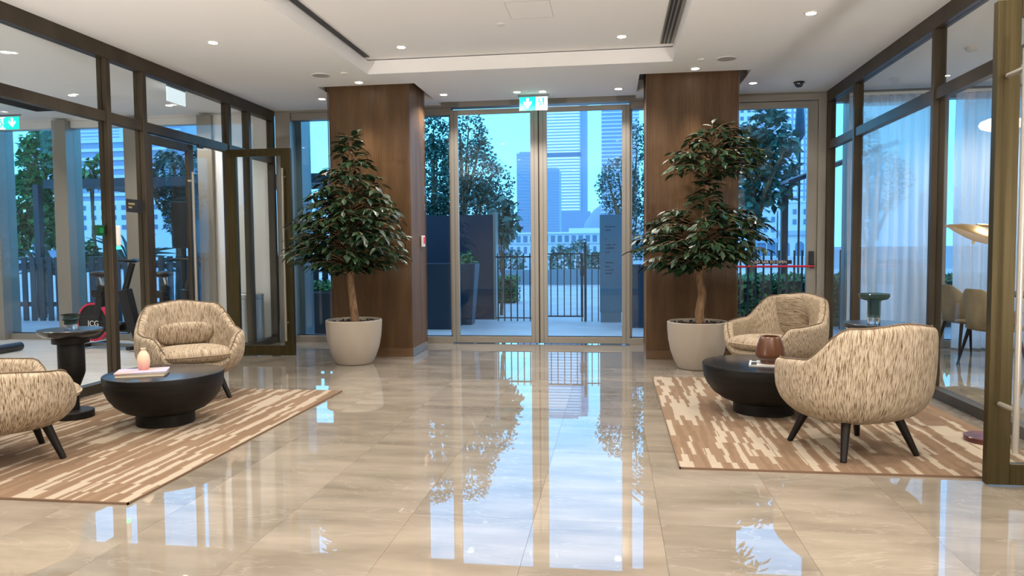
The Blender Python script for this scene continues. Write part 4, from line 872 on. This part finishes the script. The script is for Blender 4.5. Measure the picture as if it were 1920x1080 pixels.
# slatted fence, pergola, parasol on the terrace
xf_ = lambda px: at(px, 540, 13.0).x
t = thing('slat_fence', 'dark vertical slat fence outside the gym windows', 'fence'); x0, x1 = xf_(-30), xf_(628); n = 40
me = MB().box(-.055, .055, -.012, .012, -.03, 1.22).obj('slat', M_slat, t); me.location = (x0, 13, 0)
for k in range(1, n): piece('slat', me.data, t, (x0+(x1-x0)*k/n, 13, 0))
for z in (.25, 1.0): box('rail', M_slat, x0-.05, x1, 13.012, 13.04, z, z+.09, t)
pz = at(180, 344, 13.6).z
t = thing('pergola', 'long dark flat pergola roof on posts over the terrace outside the gym', 'pergola'); x0, x1 = at(88, 344, 13.6).x, at(640, 344, 13.6).x
box('roof_beam', M_fence, x0, x1, 13.5, 13.7, pz-.09, pz+.09, t); box('roof_panel', M_slat, x0, x1, 13.7, 16.2, pz+.02, pz+.08, t)
for px in (78, 372, 628): x = at(px, 540, 13.6).x; box('post', M_fence, x-.06, x+.06, 13.54, 13.66, -.03, pz, t)
p = at(1469, 540, 13.6); p2 = at(1462, 343, 13.6)
t = thing('shade_canopy', 'sloping shade canopy on a dark post outside the push bar door', 'canopy', (p.x, 13.6, -.03)); box('post', M_fence, -.055, .055, -.055, .055, 0, p2.z-.02, t)
MB().beam((-.12, 0, p2.z), (1.6, 0, p2.z+.62), 1.6, .05, up=(0, 0, 1)).obj('roof', M_slab, t); MB().beam((-.1, -.8, p2.z-.03), (1.6, -.8, p2.z+.59), .05, .07).obj('edge_beam', M_fence, t)
p = at(1500, 228, 15.0); t = thing('folded_parasol', 'dark blue folded parasol hanging above the shade canopy', 'parasol', (p.x, 15.0, 0)); MB().lathe([(.02, p.z-.38), (.10, p.z-.25), (.085, p.z+.1), (.05, p.z+.5), (0, p.z+.62)], seg=10).obj('cloth', M_plant, t, True); MB().tube([(0, 0, -.03), (0, 0, p.z+.66)], .022, 8).obj('pole', M_fence, t)

# ---- far buildings ------------------------------------------------------
def tower(name, label, x0p, x1p, topy, Y, depth, m, floors=None, fm=None, base=-1, group='far towers', band=None, fin=None, cap=None):
    """x0p, x1p, topy: photo columns and top row of the front at distance Y; floors = storey height in photo rows"""
    a, c = at(x0p, 460, Y), at(x1p, 460, Y); z1 = at((x0p+x1p)/2, topy, Y).z; t = thing(name, label, 'building', (a.x, Y, 0), 0, group); w = c.x-a.x; s = Y/FOC
    box('body', m, 0, w, 0, depth, base, z1, t)
    if floors:
        b = MB(); z = 2.0
        while z < z1-.5: b.box(-.01*w, 1.01*w, -.012*w, .0, z, z+floors*s*.34); z += floors*s
        tag(b.obj('floor_edges', fm or M_slab, t), kind='stuff')
    if fin:
        b = MB()
        for k in range(fin+1): b.box(w*k/fin-.008*w, w*k/fin+.008*w, -.012*w, 0, 0, z1)
        tag(b.obj('fins', fm or M_slab, t), kind='stuff')
    if band: zb = at(x0p, band, Y).z; box('plant_floor', M_win, -.015*w, 1.015*w, -.02*w, 0, zb-4*s, zb+4*s, t)
    if cap: box('roof_cap', fm or M_slab, .1*w, .9*w, depth*.2, depth*.8, z1, z1+cap*s, t)
    return t, w, z1, s
t, w, z1, s = tower('tower', 'wide pale tower with many floor lines behind the sliding door', 1020, 1089, 150, 620, 30, M_tower, 5.6, M_slab, group='far towers', band=291, cap=8)
M_lit = mat('lit_office_windows', (.8, .8, .8), .5, emit=(.75, .88, 1.0), estr=.42)
b = MB(); zz = at(1050, 405, 620).z
while zz < z1-4: b.box(w*.42 if zz < at(1050, 318, 620).z else w*.04, w*.96, -.25, .0, zz, zz+3.4*s); zz += 5.6*s
tag(b.obj('lit_windows', M_lit, t), kind='stuff')
box('side_fin', M_tower_d, w, w+5.2, 1, 28, 0, z1, t); box('podium', M_tower_d, -3, w+8, -2, 30, 0, at(1050, 397, 620).z, t)
tower('tower', 'lower blue grey tower standing before the wide pale tower', 1012, 1049, 318, 480, 20, M_tower_d, 5.0, M_slab, cap=5)
tower('tower', 'slim blue grey tower with a flat top left of the door meeting stiles', 970, 1006, 287, 520, 22, M_tower_d, 6.0, M_slab, cap=4)
tower('tower', 'blue tower with stepped balconies above the pylon sign', 1128, 1176, 120, 360, 20, M_tower_d, 7.0, M_tower, cap=6)
tower('tower', 'pale strip tower seen through the narrow side pane', 1180, 1198, 140, 340, 14, M_tower, 6.0, M_tower_d, fin=3, cap=6)
def windows(t, xs_, zs_, w, h, y=-.05, m=None, mod=None):
    me = None; fr = .12
    for x in xs_:
        for z in zs_:
            if me is None: o = MB().box(-w/2, w/2, -.06, .06, -h/2, h/2).obj('window', m or M_win, t); me = o.data
            else: o = piece('window', me, t)
            o.location = (x, y, z)
t, w, z1, s = tower('tower', 'pale tower with a grid of windows outside the push bar door', 1448, 1530, 150, 210, 20, M_tower_d, None)
windows(t, [w*(k+.5)/7 for k in range(7)], [z1-(k+.5)*11.5*s for k in range(21)], w/7*.66, 11.5*s*.66, -.05, M_tower)
t, w, z1, s = tower('tower', 'pale blue apartment block behind the broad leaved tree', 1370, 1448, 170, 260, 20, M_tower, None); windows(t, [w*(k+.5)/6 for k in range(6)], [z1-(k+.5)*14*s for k in range(18)], w/6*.5, 14*s*.5)
t, w, z1, s = tower('apartment_block', 'lower terraced apartment block below the window grid tower', 1385, 1470, 392, 160, 16, M_tower, None, group='low buildings'); windows(t, [w*(k+.5)/7 for k in range(7)], [z1-(k+.6)*13*s for k in range(5)], w/7*.55, 13*s*.5)
def arch(b, x, z0, w, h):
    pts = [(x-w/2, -.06, z0), (x+w/2, -.06, z0)]+[(x+w/2*math.cos(R(a)), -.06, z0+h-w/2+w/2*math.sin(R(a))) for a in range(0, 181, 20)]; b.poly(pts, .12)
Y = 95; s = Y/FOC
for x0p, x1p, ty, lb in ((1400, 1456, 395, 'pale old style house with arches behind the dark canopy post'), (1459, 1540, 380, 'pale house with a balcony and arches at the push bar door edge')):
    t, w, z1, s = tower('arched_house', lb, x0p, x1p, ty, Y, 8, M_stone, None, base=-.1, group='low buildings'); box('parapet', M_stone, -.1, w+.1, -.2, .1, z1, z1+3*s, t)
    for k in range(3):
        b = MB(); arch(b, w*(k+.5)/3, at(x0p, 480, Y).z, 15*s, 26*s); b.obj('arch', M_win, t)
    windows(t, [w*(k+.5)/4 for k in range(4)], [z1-16*s, z1-34*s], 6*s, 9*s); box('balcony', M_slab, 0, w, -.5, 0, z1-58*s, z1-50*s, t)
Y = 130; t, w, z1, s = tower('palace', 'long low pale palace with a row of windows beyond the terrace', 915, 1300, 436, Y, 14, M_stone, None, base=-.1, group='low buildings')
box('cornice', M_tower, -.2, w+.2, -.35, .1, z1-1.5*s, z1+1.5*s, t); windows(t, [(k+.5)*13*s for k in range(29)], [z1-11*s], 8*s, 12*s); windows(t, [(k+.5)*13*s for k in range(29)], [z1-32*s], 6*s, 13*s)
box('upper_hall', M_stone, w*.40, w*.55, 2, 12, z1, z1+9*s, t); box('string_course', M_slab, 0, w, -.2, 0, z1-21*s, z1-19*s, t)
c = at(1150, 440, 420); s = 420/FOC; t = thing('domed_hall', 'far pale blue hall with a low domed roof behind the pylon sign', 'building', (c.x, 420, 0), 0, 'low buildings'); MB().lathe([(62*s, 0), (62*s, 6), (52*s, 16), (36*s, 23), (18*s, 27), (0, 28)], seg=32).obj('roof', M_tower_d, t, True); MB().lathe([(64*s, -1), (64*s, 5), (62*s, 6)], seg=32).obj('drum', M_tower, t)
t, w, z1, s = tower('office_block', 'broad pale office block with long horizontal bands outside the gym', 60, 330, 262, 150, 20, M_tower_d, 18, M_tower, group='buildings beyond the gym', base=-.1)
tower('tower', 'pale slatted tower outside the gym beside the narrow pane', 150, 192, 170, 260, 16, M_tower, 7, M_slab, group='buildings beyond the gym', cap=5); tower('tower', 'slim striped tower between the bronze posts outside the gym', 212, 231, 170, 240, 10, M_tower, 6, M_tower_d, group='buildings beyond the gym', cap=5)
tower('tower', 'pale tower high behind the leafy tree at the photo edge', 84, 122, 150, 300, 16, M_tower, 8, M_tower_d, group='buildings beyond the gym', cap=5); tower('tower', 'pale tower seen through the upper panes over the open glass door', 300, 345, 120, 300, 18, M_tower_d, 8, M_tower, group='buildings beyond the gym', cap=5)
t, w, z1, s = tower('low_block', 'low white block behind the pergola outside the window by the potted tree', 540, 680, 372, 70, 8, M_tower, None, group='buildings beyond the gym', base=-.1); windows(t, [w*(k+.5)/6 for k in range(6)], [z1-22*s, z1-48*s], 9*s, 14*s)
t, w, z1, s = tower('low_block', 'low white block with rows of windows beyond the slatted fence', 150, 420, 375, 80, 8, M_tower, None, group='buildings beyond the gym', base=-.1); windows(t, [w*(k+.5)/14 for k in range(14)], [z1-14*s, z1-34*s, z1-54*s], 10*s, 9*s)
